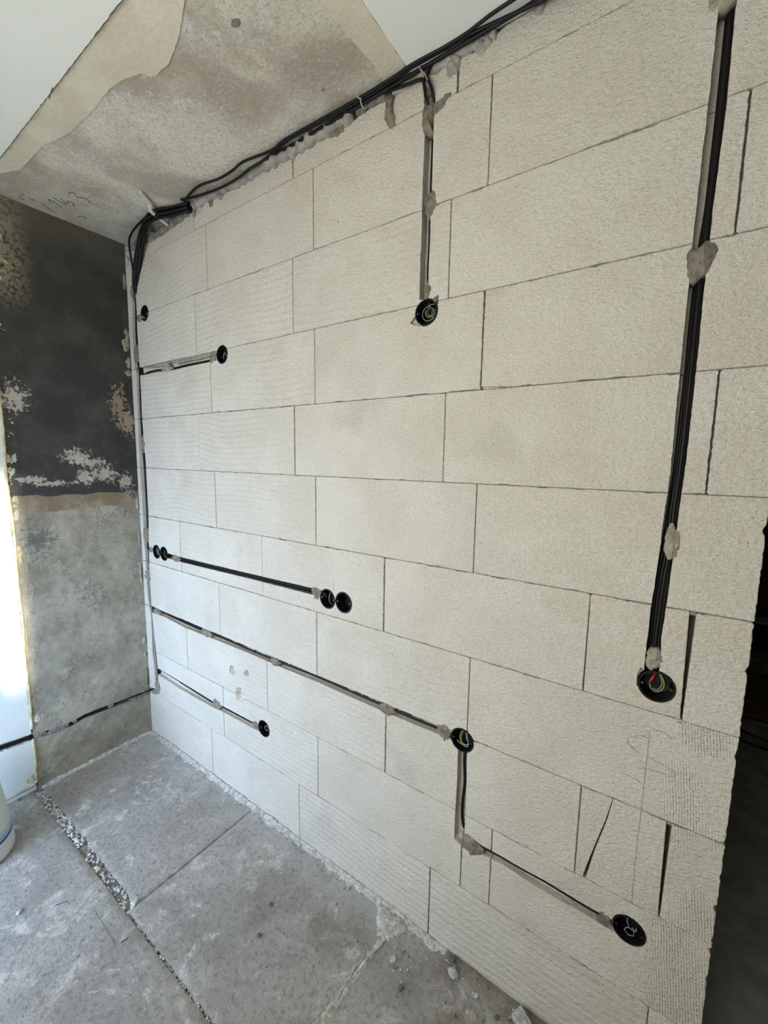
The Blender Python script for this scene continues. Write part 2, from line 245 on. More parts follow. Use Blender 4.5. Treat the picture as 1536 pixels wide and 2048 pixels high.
# ------------------------------------------------------------------ mesh helpers
def link(name, bm, mat, parent=None, smooth=False, label=None, cat=None, group=None, kind=None):
    bmesh.ops.recalc_face_normals(bm, faces=bm.faces)
    me = bpy.data.meshes.new(name); bm.to_mesh(me); bm.free()
    return linkme(name, me, mat, parent, smooth, label, cat, group, kind)
def linkme(name, me, mat, parent=None, smooth=False, label=None, cat=None, group=None, kind=None):
    me.materials.clear(); me.materials.append(M[mat])
    if smooth: me.polygons.foreach_set('use_smooth', [True]*len(me.polygons))
    o = bpy.data.objects.new(name, me); COL.objects.link(o); o.parent = parent
    for k, v in (('label', label), ('category', cat), ('group', group), ('kind', kind)):
        if v: o[k] = v
    return o
def empty(name, loc=(0, 0, 0), label=None, cat=None, group=None, kind=None):
    o = bpy.data.objects.new(name, None); COL.objects.link(o); o.location = loc; o.empty_display_size = .05
    for k, v in (('label', label), ('category', cat), ('group', group), ('kind', kind)):
        if v: o[k] = v
    return o
def box(bm, x0, x1, y0, y1, z0, z1):
    v = [bm.verts.new((x, y, z)) for x in (x0, x1) for y in (y0, y1) for z in (z0, z1)]
    for f in ((0, 1, 3, 2), (4, 6, 7, 5), (0, 4, 5, 1), (2, 3, 7, 6), (0, 2, 6, 4), (1, 5, 7, 3)): bm.faces.new([v[i] for i in f])
    return v
def smoothpts(pts, n=4):
    P = [Vector(p) for p in pts]; out = []
    for i in range(len(P)-1):
        a, b, c, d = P[max(i-1, 0)], P[i], P[i+1], P[min(i+2, len(P)-1)]
        for k in range(n):
            t = k/n; out.append(.5*((2*b)+(c-a)*t+(2*a-5*b+4*c-d)*t*t+(3*b-3*c+d-a)*t**3))
    return out+[P[-1]]
def tube(bm, pts, r, n=8, sub=4, flat_=1.0):
    P = smoothpts(pts, sub) if sub > 1 else [Vector(p) for p in pts]
    rings = []; up = None
    for i, p in enumerate(P):
        t = (P[min(i+1, len(P)-1)]-P[max(i-1, 0)]).normalized()
        if up is None:
            up = t.cross(Vector((0, 1, 0)) if abs(t.y) < .8 else Vector((1, 0, 0))).normalized()
        up = (up - t*up.dot(t)).normalized(); s = t.cross(up)
        rr = r(i/(len(P)-1)) if callable(r) else r
        rings.append([bm.verts.new(p + (up*math.cos(a)+s*math.sin(a)*flat_)*rr) for a in [2*math.pi*k/n for k in range(n)]])
    for a, b in zip(rings, rings[1:]):
        for k in range(n): bm.faces.new((a[k], a[(k+1) % n], b[(k+1) % n], b[k]))
    bm.faces.new(rings[0]); bm.faces.new(rings[-1][::-1])
def nz(x, y, z, s=1.): return noise.noise(Vector((x*s, y*s, z*s)))
BACK = lambda u, v, n: (u, n, v)          # u = X, v = Z, n = depth into the block wall
LEFT = lambda u, v, n: (-n, u, v)         # u = Y, v = Z, n = depth into the left wall
DOWN = lambda u, v, n: (u, v, n)          # ceiling: n = depth upwards
def dab_mesh(poly, front=.005, base=.024, fr=BACK, seed=0, rough=.0025, zero=.0):
    """a lump of filler: closed blob over outline poly, bulging by front, rooted at depth base"""
    bm = bmesh.new(); cx = sum(p[0] for p in poly)/len(poly); cy = sum(p[1] for p in poly)/len(poly)
    out = []
    for i in range(len(poly)):
        a, b = poly[i], poly[(i+1) % len(poly)]; m = max(1, int(math.hypot(a[0]-b[0], a[1]-b[1])/.004))
        for k in range(m): out.append((a[0]+(b[0]-a[0])*k/m, a[1]+(b[1]-a[1])*k/m))
    rings = []
    for j, q in enumerate((1.0, .99, .96, .9, .82, .72, .6, .46, .3, .15)):
        ring = []
        for (u, v) in out:
            w = 1 + (.10*nz(u+seed, v, seed, 130)+.05*nz(u+seed, v, seed, 330))*(q > .3); uu = cx+(u-cx)*q*w; vv = cy+(v-cy)*q*w
            d = base if j == 0 else zero + .0012 - front*(1-q**4) - rough*(1-q**6)*(nz(uu, vv, seed*3.7, 70)+.8*nz(uu, vv, seed, 160)+.5*nz(uu, vv, seed, 380))
            ring.append(bm.verts.new(fr(uu, vv, d)))
        rings.append(ring)
    n = len(out)
    for a, b in zip(rings, rings[1:]):
        for k in range(n): bm.faces.new((a[k], a[(k+1) % n], b[(k+1) % n], b[k]))
    c = bm.verts.new(fr(cx, cy, zero-front-rough*nz(cx, cy, seed, 70)))
    for k in range(n): bm.faces.new((rings[-1][k], rings[-1][(k+1) % n], c))
    bm.faces.new(rings[0])
    return bm
def ell(cx, cy, w, h, seed=0, n=18, j=.22):
    return [(cx+w/2*math.cos(a)*(1+j*nz(math.cos(a)*1.3+seed, math.sin(a)*1.3, seed, 2)), cy+h/2*math.sin(a)*(1+j*nz(math.cos(a)*1.3, math.sin(a)*1.3+seed, seed+9, 2)))
            for a in [2*math.pi*k/n for k in range(n)]]
def jag(pts, step, amp, seed, closed=True):
    """subdivide a polyline and roughen it"""
    out = []; L = len(pts)
    for i in range(L if closed else L-1):
        a, b = Vector(pts[i][:2]), Vector(pts[(i+1) % L][:2]); d = b-a; m = max(1, int(d.length/step)); nrm = Vector((d.y, -d.x)).normalized()
        for k in range(m):
            p = a+d*(k/m); o = 0 if k == 0 else amp*(nz(p.x, p.y, seed, 160)+.7*nz(p.x, p.y, seed+5, 45))
            out.append((p.x+nrm.x*o, p.y+nrm.y*o))
    if not closed: out.append(tuple(pts[-1][:2]))
    return out
def prism(poly, n0, n1, fr=BACK, scale1=1., du=0, dv=0):
    bm = bmesh.new(); cx = sum(p[0] for p in poly)/len(poly); cy = sum(p[1] for p in poly)/len(poly)
    a = [bm.verts.new(fr(u, v, n0)) for u, v in poly]; b = [bm.verts.new(fr(cx+(u-cx)*scale1+du, cy+(v-cy)*scale1+dv, n1)) for u, v in poly]
    fa = bm.faces.new(a); fb = bm.faces.new(b[::-1])
    for k in range(len(poly)): bm.faces.new((a[k], b[k], b[(k+1) % len(poly)], a[(k+1) % len(poly)]))
    bmesh.ops.recalc_face_normals(bm, faces=bm.faces)
    bmesh.ops.triangulate(bm, faces=[f for f in bm.faces if len(f.verts) > 4])
    return bm
class Cutter:
    def __init__(s, bm):
        s.me = bpy.data.meshes.new('cut'); bm.to_mesh(s.me); bm.free()
        s.ob = bpy.data.objects.new('cut', s.me); COL.objects.link(s.ob)
        xs = [v.co for v in s.me.vertices]; s.lo = [min(c[i] for c in xs) for i in range(3)]; s.hi = [max(c[i] for c in xs) for i in range(3)]
    def hit(s, lo, hi): return all(s.lo[i] <= hi[i] and s.hi[i] >= lo[i] for i in range(3))
    def free(s): bpy.data.objects.remove(s.ob); bpy.data.meshes.remove(s.me)
def volume(me):
    b = bmesh.new(); b.from_mesh(me); v = abs(b.calc_volume()); b.free(); return v
def carve(bm, cutters):
    """return the mesh of bm minus the cutters touching it"""
    lo = [min(v.co[i] for v in bm.verts) for i in range(3)]; hi = [max(v.co[i] for v in bm.verts) for i in range(3)]
    me = bpy.data.meshes.new('m'); bmesh.ops.recalc_face_normals(bm, faces=bm.faces); bm.to_mesh(me); bm.free()
    for c in cutters:
        if not c.hit(lo, hi): continue
        v0 = volume(me)
        for solver, jit in (('EXACT', 0), ('TOL', .00013), ('SELF', .00009), ('FAST', .00007)):
            o = bpy.data.objects.new('tmp', me); COL.objects.link(o); c.ob.location = (jit, jit, jit)
            md = o.modifiers.new('b', 'BOOLEAN'); md.operation = 'DIFFERENCE'; md.solver = 'FAST' if solver == 'FAST' else 'EXACT'; md.use_hole_tolerant = solver in ('TOL', 'SELF'); md.use_self = solver == 'SELF'; md.object = c.ob
            dg = bpy.context.evaluated_depsgraph_get(); res = bpy.data.meshes.new_from_object(o.evaluated_get(dg))
            bpy.data.objects.remove(o); v1 = volume(res)
            if v0*.55 < v1 <= v0*1.0001: me = res; break
            print('boolean retry', solver, v0, v1)
        c.ob.location = (0, 0, 0)
    return me
def ribbon(L, R, n0, n1, seed, step=.010, amp=.0011):
    """closed trough-shaped cutter between two edge lines"""
    def res(P, n):
        P = [Vector(p[:2]) for p in P]; d = [0]
        for a, b in zip(P, P[1:]): d.append(d[-1]+(b-a).length)
        out = []
        for k in range(n+1):
            t = d[-1]*k/n; i = max(j for j in range(len(d)-1) if d[j] <= t+1e-9); f = (t-d[i])/max(1e-9, d[i+1]-d[i]); out.append(P[i].lerp(P[i+1], min(1, f)))
        return out
    n = max(2, int((Vector(L[-1])-Vector(L[0])).length/step)); A, B = res(L, n), res(R, n); bm = bmesh.new(); rows = []
    for k in range(n+1):
        w = (B[k]-A[k]).normalized(); a = A[k]+w*amp*(nz(A[k].x, A[k].y, seed, 160)+.7*nz(A[k].x, A[k].y, seed+5, 45)); b = B[k]+w*amp*(nz(B[k].x, B[k].y, seed+3, 160)+.7*nz(B[k].x, B[k].y, seed+8, 45))
        rows.append([bm.verts.new(BACK(q.x, q.y, n_)) for q, n_ in ((a, n0), (b, n0), (b, n1), (a, n1))])
    for r0, r1 in zip(rows, rows[1:]):
        for k in range(4): bm.faces.new((r0[k], r0[(k+1) % 4], r1[(k+1) % 4], r1[k]))
    bm.faces.new(rows[0][::-1]); bm.faces.new(rows[-1])
    bmesh.ops.recalc_face_normals(bm, faces=bm.faces); bmesh.ops.triangulate(bm, faces=bm.faces)
    return bm

# ------------------------------------------------------------------ room shell
XR, YF, YB, ZC = 4.6, -1.9, 3.9, 2.600
walls = []
def shell(name, parts, mat, kind='structure'):
    bm = bmesh.new()
    for p in parts: box(bm, *p)
    return link(name, bm, mat, kind=kind)
# left wall: grey-rendered strip (old jamb), then white painted wall with the balcony door opening
lw = empty('wall_left', (0, 0, 0), kind='structure')
LWC = [(u, v) for u, v in LWALL_CABLE]
def groove_poly(line, half): return [(u, v+half*(1+.25*nz(u, v, 2, 60))) for u, v in line]+[(u, v-half*(1+.25*nz(u, v, 6, 60))) for u, v in line[::-1]]
lcut = Cutter(prism(jag(groove_poly([(.02, .238)]+LWC[1:7], .012), .008, .0018, 3), -.02, .024, LEFT))
bm = bmesh.new(); NY, NZ = 44, 216; g = []
for i in range(NY+1):
    col = []
    for j in range(NZ+1):
        y = -.524+.640*i/NY if False else -.524+.524*i/NY; z = -.01+2.61*j/NZ
        edge = .006*nz(y, z, 1, 25)*(i == 0)
        dx = .0035*nz(y, z, 4, 7)+.0022*nz(y, z, 8, 28)+(.003 if z > 1.385+.02*nz(y, 0, 3, 12) else 0)
        col.append(bm.verts.new((min(.006, dx), y+edge, z)))
    g.append(col)
for i in range(NY):
    for j in range(NZ): bm.faces.new((g[i][j], g[i+1][j], g[i+1][j+1], g[i][j+1]))
back = [[bm.verts.new((-.12, c[0].co.y if k else c[0].co.y, c[0].co.z)) for k, c in enumerate([[g[i][j]] for j in range(NZ+1)])] for i in (0, NY)]
for s_, i in ((0, 0), (1, NY)):
    for j in range(NZ): bm.faces.new((g[i][j], g[i][j+1], back[s_][j+1], back[s_][j]))
bm.faces.new([g[i][0] for i in range(NY+1)]+[back[1][0], back[0][0]])
bm.faces.new([g[i][NZ] for i in range(NY+1)]+[back[1][NZ], back[0][NZ]])
for j in range(NZ): bm.faces.new((back[0][j], back[0][j+1], back[1][j+1], back[1][j]))
linkme('rendered_panel', carve(bm, [lcut]), 'left', lw); lcut.free()
lcut = Cutter(prism(jag(groove_poly([(-.50, .262), (-.53, .262), (-.62, .273), (-.75, .28), (-.88, .285)], .017), .010, .003, 3), -.02, .03, LEFT))
bm = bmesh.new(); box(bm, -.12, .001, -.95, -.531, 0, ZC)
linkme('painted_panel', carve(bm, [lcut]), 'paint', lw); lcut.free()
bm = bmesh.new(); box(bm, -.12, .001, YF, -.95, 0, ZC); box(bm, -.12, .001, .12, YB, 0, ZC); box(bm, -.12, -.001, 0, .12, 0, ZC)
link('wall_face', bm, 'paint', lw)
wx0, wx1, wz0, wz1 = .98, 2.26, .80, 2.10; dx0, dx1, dz1 = .10, .94, 1.12; sy0, sy1, sz0, sz1 = -1.812, -1.690, 1.44, 2.45
f_ = [(-.12, dx0, YF-.12, YF, 0, ZC), (dx0, dx1, YF-.12, YF, 0, .06), (dx0, dx1, YF-.12, YF, dz1, ZC), (dx1, wx0, YF-.12, YF, 0, ZC),
      (wx0, wx1, YF-.12, YF, 0, wz0), (wx0, wx1, YF-.12, YF, wz1, ZC), (wx1, XR, YF-.12, YF, 0, ZC)]
shell('wall_front', f_, 'paint')
def frame(name, x0, x1, z0, z1, mid=True):
    o = empty(name, ((x0+x1)/2, YF-.06, z0), kind='structure'); bm = bmesh.new(); w = (x1-x0)/2; h = z1-z0
    for a in ((-w, -w+.06, -.03, .03, 0, h), (w-.06, w, -.03, .03, 0, h), (-w+.06, w-.06, -.03, .03, 0, .06), (-w+.06, w-.06, -.03, .03, h-.06, h))+(((-.03, .03, -.03, .03, .06, h-.06),) if mid else ()): box(bm, *a)
    link('frame', bm, 'white', o)
frame('window_1', wx0, wx1, wz0, wz1); frame('door_1', dx0, dx1, .06, dz1, False)
slot = Cutter(prism([(-1.722, 1.405), (-1.708, 1.405), (-1.690, 1.47), (-1.684, 1.66), (-1.680, 2.40), (-1.87, 2.40), (-1.790, 1.66), (-1.748, 1.47)], -.05, .2, lambda u, v, n: (XR+n, u, v)))  # unseen slot, added and shaped to throw the sun streak on the left panel
bm = bmesh.new(); box(bm, XR, XR+.12, YF-.12, .0, 0, ZC)
linkme('wall_right', carve(bm, [slot]), 'paint', kind='structure'); slot.free()
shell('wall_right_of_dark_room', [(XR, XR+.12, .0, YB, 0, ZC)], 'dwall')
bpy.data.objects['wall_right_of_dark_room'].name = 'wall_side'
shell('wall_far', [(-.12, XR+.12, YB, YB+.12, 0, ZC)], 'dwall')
# lining of the dark room: rear of the block wall and a stub at the right of the opening
shell('wall_stub', [(3.25, XR, .0, .12, 0, ZC)], 'paint')

# ------------------------------------------------------------------ ceiling
ce = empty('ceiling', (0, 0, ZC), kind='structure')
bm = bmesh.new(); box(bm, -.12, 1.6645, -.532, .0, .002, .2); box(bm, -.12, XR+.12, .0, YB+.12, .002, .2); box(bm, 1.6645, XR+.12, -.532, 0, .014, .2); box(bm, -.12, XR+.12, YF-.12, -.532, .014, .2)
link('concrete_soffit', bm, 'ceil', ce)
def board(pts, n0, n1, mat, name, seed, amp=.0012, step=.012):
    bm = prism(jag(pts, step, amp, seed), n0, n1, DOWN)
    return link(name, bm, mat, ce)
board([(-.12, -.5355), (-.12, YF-.1), (XR+.1, YF-.1), (XR+.1, -.5355)], -.008, .012, 'board', 'plasterboard', 2, .0016)
board([(1.668, -.5325), (1.668, -.0), (XR+.1, -.0), (XR+.1, -.5325)], -.008, .012, 'board', 'plasterboard', 5, .0016)
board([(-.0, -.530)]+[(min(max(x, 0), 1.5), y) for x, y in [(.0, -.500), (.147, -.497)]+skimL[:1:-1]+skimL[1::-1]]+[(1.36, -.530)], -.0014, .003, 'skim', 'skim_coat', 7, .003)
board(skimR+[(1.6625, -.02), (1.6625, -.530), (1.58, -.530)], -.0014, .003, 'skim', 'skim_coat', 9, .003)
bm = bmesh.new()
for st in WR: tube(bm, [(x, y, .0012) for x, y in st], .0012, 5, 3)
link('pencil_writing', bm, 'graph', ce)
bm = bmesh.new()
for (x, y, r_) in ((1.378, -.352, .014), (1.428, -.10, .006)):
    me_ = dab_mesh(ell(x, y, r_*2, r_*1.3, x), .0008, .004, lambda u, v, n: (u, v, n), 3, .0004); bm2 = bpy.data.meshes.new('t'); me_.to_mesh(bm2); me_.free(); bm.from_mesh(bm2)
link('dark_stain', bm, 'under', ce)
bm = bmesh.new(); tube(bm, [(.80, -.537, -.006), (.798, -.545, -.03), (.80, -.548, -.042)], .0012, 5, 2); link('nail', bm, 'graph', ce)

# ------------------------------------------------------------------ block wall
wb = empty('wall_back', (0, 0, 0), kind='structure')
ends = {1: [0, .592, 1.194, 1.796, 2.397, 2.497], 2: [0, .698, 1.300, 1.900, 1.992, 2.497], 3: [0, .410, 1.012, 1.613, 2.212, 'c', 2.397, 2.497],
        4: [0, .693, 1.297, 1.901, 2.497], 5: [0, .390, .995, 1.597, 2.198, 2.397, 2.497], 6: [0, .692, 1.295, 1.899, 2.497],
        7: [0, .585, 1.191, 1.795, 2.396, 2.497], 8: [0, .687, 1.293, 1.897, 2.497], 9: [0, .590, 1.190, 1.793, 2.396, 2.497],
        10: [0, .688, 1.290, 1.893, 2.497], 11: [0, .604, 1.197, 1.800, 2.497]}
ripple = {(1, 0), (2, 0), (2, 1), (3, 0), (3, 1), (3, 2), (4, 0), (4, 1), (4, 2), (5, 0), (5, 1), (5, 2), (6, 0), (6, 1), (7, 0), (7, 1), (8, 0), (8, 1), (9, 0), (9, 1), (9, 2), (10, 0), (4, 3), (1, 2), (1, 3), (2, 4)}
wide = {(5, 2.397): (.0115, .0035), (3, 2.397): (.0095, .0025), (9, 2.396): (.0025, .002), (8, 1.897): (.0022, .0015), (7, 2.396): (.002, .0018), (11, 1.8): (.005, .0045), (2, 1.9): (.002, .0015), (1, 1.796): (.0025, .002), (10, 1.893): (.003, .001), (5, 2.198): (.001, .0024)}
jags = {(8, 1.897), (7, 2.396), (9, 2.396), (2, 1.9), (3, 1.613), (6, 1.295), (7, 1.191), (6, .692), (1, 1.796), (5, 1.597)}
cut = []
def strip(lr, dep, seed, ext=None):
    return Cutter(ribbon(lr[0], lr[1], -.03, dep, seed))
for k, (ch, dep) in enumerate(((CHA, .024), (CHB, .030), (CHC, .032), (CHD, .018), (CHE, .017), (CHF, .019), (CHG, .017), (CHH, .026), (CHI, .020))): cut.append(strip(ch, dep, k*7+1))
# the tops of the three vertical chases run out under the ceiling
for a, b, c, d in ((.075, .145, 2.52, 2.62), (2.335, 2.361, 2.40, 2.62)): cut.append(Cutter(prism(jag([(a, c), (b, c), (b, d), (a, d)], .012, .001, 4), -.03, .032)))
BOX = dict(b1=(.165, 2.248), b2=(.772, 1.98), b3=(1.726, 1.976), b4a=(.158, 1.067), b4b=(.2305, 1.067), b5a=(1.351, 1.061), b5b=(1.4265, 1.063), b6=(1.887, .737), b7=(.984, .408), b8=(2.346, 1.063), b9=(2.341, .424))
for k, (n, (x, z)) in enumerate(BOX.items()):
    r_ = .0372 if n != 'b5b' else .0385
    p = [(x+r_*math.cos(a)*(1+.03*nz(math.cos(a), math.sin(a), k, 3)), z+r_*math.sin(a)*(1+.03*nz(math.cos(a), math.sin(a), k+9, 3))) for a in [2*math.pi*i/40 for i in range(40)]]
    cut.append(Cutter(prism(jag(p, .005, .0012, k), -.03, .055)))
for a in ([(1.897, 1.748), (1.985, 1.749), (1.960, 1.7535), (1.925, 1.7560), (1.897, 1.7585)], [(2.312, 1.098), (2.330, 1.096), (2.322, 1.060), (2.309, 1.050), (2.307, 1.075)], [(1.672, 1.955), (1.700, 1.985), (1.705, 1.94)], [(1.745, 2.010), (1.764, 2.016), (1.763, 1.99)], [(.085, 2.228), (.135, 2.236), (.135, 2.25), (.085, 2.243)], [(.075, 1.06), (.13, 1.062), (.13, 1.082), (.075, 1.08)]):
    cut.append(Cutter(prism(jag(a, .006, .0015, 2), -.03, .012)))
for p in CHIPS: cut.append(Cutter(prism(jag(p, .006, .002, 5), -.001, .018, BACK, .72, .003, .004)))
# corner notch at the foot of the left chase where the cable comes in from the left wall
cut.append(Cutter(prism(jag([(-.02, .232), (.06, .236), (.10, .262), (.098, .285), (.05, .272), (-.02, .262)], .008, .0015, 8), -.03, .03)))
rng = random.Random(11)
def block(c, i, x0, x1, z0, z1, top=None, poly=None):
    seed = c*13+i*3; y0 = rng.uniform(-.0007, .0009)
    if (c, i) in ((9, 5), (5, 5)): y0 = -.0012
    def gap(x): w = wide.get((c, x)); return (w if w else (.0022, .0022)) if 0 < x < 2.49 else (0.001, .001)
    gl, gr = gap(x0), gap(x1); e = .0007
    pts = poly or [(x0+gl[1]/2, z0+e), (x1-gr[1]/2, z0+e), (x1-gr[0]/2, z1-e), (x0+gl[0]/2, z1-e)]
    if poly is None:
        r_ = .0022; q = []
        for k, (a, b) in enumerate(pts):
            sx = 1 if k in (0, 3) else -1; sz = 1 if k < 2 else -1; rr = r_*(1+rng.random()*(1.2 if (c, x0) in wide or (c, x1) in wide else .4))
            q += [(a, b+sz*rr), (a+sx*rr, b)] if k in (0, 2) else [(a+sx*rr, b), (a, b+sz*rr)]
        pts = q
    if top: pts = [p for p in pts if p[1] < (z0+z1)/2]; pts = [p for p in pts if p[0] > (x0+x1)/2 or True]; pts = pts+top
    out = []
    L = len(pts)
    for k in range(L):
        a, b = Vector(pts[k]), Vector(pts[(k+1) % L]); d = b-a; m = max(1, int(d.length/.007)); vert = abs(d.y) > abs(d.x)
        free = vert and abs(a.x-x1) < .02 and x1 > 2.49
        xa = x0 if abs(a.x-x0) < abs(a.x-x1) else x1
        amp = .0016 if free else (.0017 if vert and (c, xa) in jags else .0007 if vert else .00055)
        nr = Vector((-d.y, d.x)).normalized()
        for j in range(m):
            p = a+d*(j/m); n = 0 if j == 0 else amp*(.15+abs(nz(p.x, p.y, seed, 110))*1.5)
            if not vert and nz(p.x, p.y, seed+3, 22) > .24: n += .0010+.0022*abs(nz(p.x, p.y, 1, 210))
            if free: n += max(0, nz(p.x, p.y, seed+7, 38)-.15)*.012
            out.append((p.x+nr.x*n, p.y+nr.y*n))
    bm = bmesh.new(); cx = (x0+x1)/2; cz = (z0+z1)/2; ins = .0011
    f = [bm.verts.new((x+(ins if x < cx else -ins), y0, z+(ins if z < cz else -ins))) for x, z in out]
    m_ = [bm.verts.new((x, y0+.0014, z)) for x, z in out]; b_ = [bm.verts.new((x, .10, z)) for x, z in out]; n = len(out)
    bm.faces.new(f); bm.faces.new(b_[::-1])
    for A, B in ((f, m_), (m_, b_)):
        for k in range(n): bm.faces.new((A[k], B[k], B[(k+1) % n], A[(k+1) % n]))
    me = carve(bm, cut)
    mt = 'scored' if x1 > 2.45 and c in (2, 3, 4) else 'ripple' if (c, i) in ripple else 'grain'
    linkme('aerated_block', me, mt, wb)
topline = [(-.0, 2.562), (.30, 2.548), (.60, 2.572), (.749, 2.583), (.876, 2.570), (1.031, 2.572), (1.199, 2.568), (1.312, 2.571), (1.437, 2.572), (1.504, 2.579), (1.60, 2.578), (1.80, 2.578), (1.86, 2.568), (1.90, 2.590), (2.5, 2.597)]
def topz(x):
    for (a, za), (b, zb) in zip(topline, topline[1:]):
        if a <= x <= b: return za+(zb-za)*(x-a)/(b-a)
    return 2.59
for c, xs in ends.items():
    z0 = (c-1)*.25-(.03 if c == 1 else 0); z1 = c*.25
    if 'c' in xs:
        xs = [x for x in xs if x != 'c']
    for i, (x0, x1) in enumerate(zip(xs, xs[1:])):
        if c == 3 and i == 4:   # cracked block: a leaning wedge, then the rest
            block(c, i, x0, x1, z0, z1, poly=[(2.2135, .5007), (2.2300, .5007), (2.2485, .589), (2.2700, .687), (2.2810, .7493), (2.2135, .7493)])
            block(c, i+9, x0, x1, z0, z1, poly=[(2.2385, .5007), (2.3950, .5007), (2.3915, .7493), (2.2830, .7493), (2.2740, .687), (2.2530, .589)])
        elif c == 11:
            n = max(2, int((x1-x0)/.04)); tp = [(x1-.003-(x1-x0-.006)*k/n, 0) for k in range(n+1)]
            block(c, i, x0, x1, z0, 2.57, top=[(x, topz(x)+.003*nz(x, 0, 3, 15)) for x, _ in tp])
        else: block(c, i, x0, x1, z0, z1)
bm = bmesh.new()
for c in range(1, 11): box(bm, .002, 2.492, rng.uniform(.003, .005), .098, c*.25-.0012, c*.25+.0012)
linkme('mortar', carve(bm, cut), 'mortar', wb)
bm = bmesh.new()
for c, xs in ends.items():
    for x in xs:
        if x != 'c' and 0 < x < 2.49:
            if (c, x) in ((5, 2.397), (3, 2.397)): box(bm, x-.005, x+.005, .0035, .09, c*.25-.0012-.008, c*.25-.001); box(bm, x-.006, x+.006, .06, .098, (c-1)*.25+.001, c*.25-.001); continue
            box(bm, x-.0018, x+.0018, .016 if (c, x) in wide or (c, x) in jags else .0045, .098, (c-1)*.25+.002, min(c*.25, 2.56)-.002)
linkme('mortar', carve(bm, cut), 'mortar', wb)
for c_ in cut: c_.free()
# pencil marks and small scars on the blocks
bm = bmesh.new()
for st in PL: tube(bm, [(x, -.0008, z) for x, z in st], .00045, 4, 3)
tube(bm, [(1.38, -.0008, 1.136), (1.38, -.0008, 1.096)], .0007, 4, 1)
link('pencil_line', bm, 'pencil', wb)
for k, (x, z, w, h) in enumerate(((1.398, 2.307, .010, .012), (1.345, 2.314, .010, .006), (2.457, 1.039, .012, .010), (2.305, 1.247, .030, .007), (2.262, 1.2485, .03, .005), (2.075, .999, .050, .004), (1.632, .934, .020, .006), (.90, 2.517, .006, .006), (1.46, .748, .03, .004), (.471, .589, .008, .02), (.530, .512, .05, .006), (.61, .503, .03, .004), (1.01, 1.744, .05, .006), (2.20, 1.752, .06, .0035), (1.95, 1.748, .03, .004), (1.32, 2.249, .06, .005), (1.30, .4995, .04, .005), (1.73, .4985, .07, .006), (2.06, .4990, .06, .006), (2.10, .488, .035, .006), (2.395, .995, .02, .006), (2.44, .5, .03, .004))):
    link('surface_scar', dab_mesh(ell(x, z, w, h, k, 12, .5), .0006, .008, BACK, k, .0005), 'mortar', wb)

# ------------------------------------------------------------------ gypsum dabs over the chases (parts of the wall)
for k, (x, z, w, h) in enumerate(PAT):
    big = max(w, h)
    if k == 26: w, h, z = .05, .05, 2.43
    fb = .004 if big < .06 else .006
    if k in (0, 1, 2, 3, 4, 5): fb = .002
    if h > .06 and k > 5: w *= 1.15
    link('plaster_dab', dab_mesh(ell(x, z, w*1.04, h*1.04, k*1.7, 22, .4), fb, .022, BACK, k, .0040), 'dabpale' if k in (24, 25, 26, 9) else 'dab', wb, True)
for k, p in enumerate((POLYC, POLYI, POLYB, POLYBW, POLYB2)):
    link('plaster_dab', dab_mesh([(x-.012*(k == 3 and x < 1.74), z) for x, z in p], (.008, .006, .010, .004, .012)[k], .022, BACK, 40+k, .0045), 'dab', wb, True)
link('plaster_dab', dab_mesh([(.37, 2.0), (.42, 2.004), (.55, 2.002), (.70, 2.000), (.735, 1.995), (.70, 1.985), (.60, 1.982), (.50, 1.984), (.42, 1.982)], .0005, .015, BACK, 51, .0022), 'dabpale', wb, True)
link('plaster_dab', dab_mesh([(.10, 1.999), (.25, 2.001), (.37, 1.999), (.34, 1.988), (.2, 1.99)], .0, .015, BACK, 52, .0015, .004), 'dabpale', wb, True)
# gypsum squeezed out of the left corner
for k, (y, z, w, h) in enumerate(((-.012, 2.17, .030, .06), (-.020, 2.12, .045, .08), (-.014, 2.03, .030, .07), (-.016, 1.98, .035, .04), (-.010, 2.42, .018, .10), (-.008, 1.31, .016, .08), (-.008, 1.12, .014, .10), (-.010, .93, .016, .12), (-.014, .545, .022, .05), (-.012, .46, .018, .035), (-.010, .33, .018, .14), (-.03, 1.36, .05, .05), (-.02, .245, .05, .04))):
    link('mortar_squeeze', dab_mesh(ell(y, z, w, h, k+70, 16, .4), .007, .01, LEFT, k+70, .003), 'dabpale' if k < 10 else 'dab', lw, True)
# top bead of foam between the blocks and the ceiling
def bead(name, pts, r, seed, mat, parent, ridge=.25):
    P = smoothpts(pts, 14); bm = bmesh.new(); rings = []; n = 12
    for i, p in enumerate(P):
        t = (P[min(i+1, len(P)-1)]-P[max(i-1, 0)]).normalized(); up = (Vector((0, 0, 1))-t*t.z).normalized() if abs(t.z) < .9 else Vector((0, 1, 0)); s = t.cross(up)
        s_ = sum(p)*1.0; lob = 1+ridge*math.sin(s_*150+3*nz(s_, 0, seed, 30))+.35*nz(p.x, p.z, seed, 40)
        if i in (0, len(P)-1): lob *= .3
        rings.append([bm.verts.new(p+(up*math.cos(a)+s*math.sin(a))*r*lob*(1+.25*nz(math.cos(a)+s_*20, math.sin(a), seed, 2))) for a in [2*math.pi*k/n for k in range(n)]])
    for a, b in zip(rings, rings[1:]):
        for k in range(n): bm.faces.new((a[k], a[(k+1) % n], b[(k+1) % n], b[k]))
    bm.faces.new(rings[0]); bm.faces.new(rings[-1][::-1])
    return link(name, bm, mat, parent, True)
bead('foam_bead', [(x, -.002, topz(x)+.012) for x in (.62, .7, .8, .9, 1.0, 1.1, 1.2, 1.3, 1.4, 1.46)], .019, 1, 'foam', wb, .14)
bead('foam_bead', [(x, .006, topz(x)+.012) for x in (.12, .22, .34, .46, .58)], .020, 2, 'dab', wb, .12)
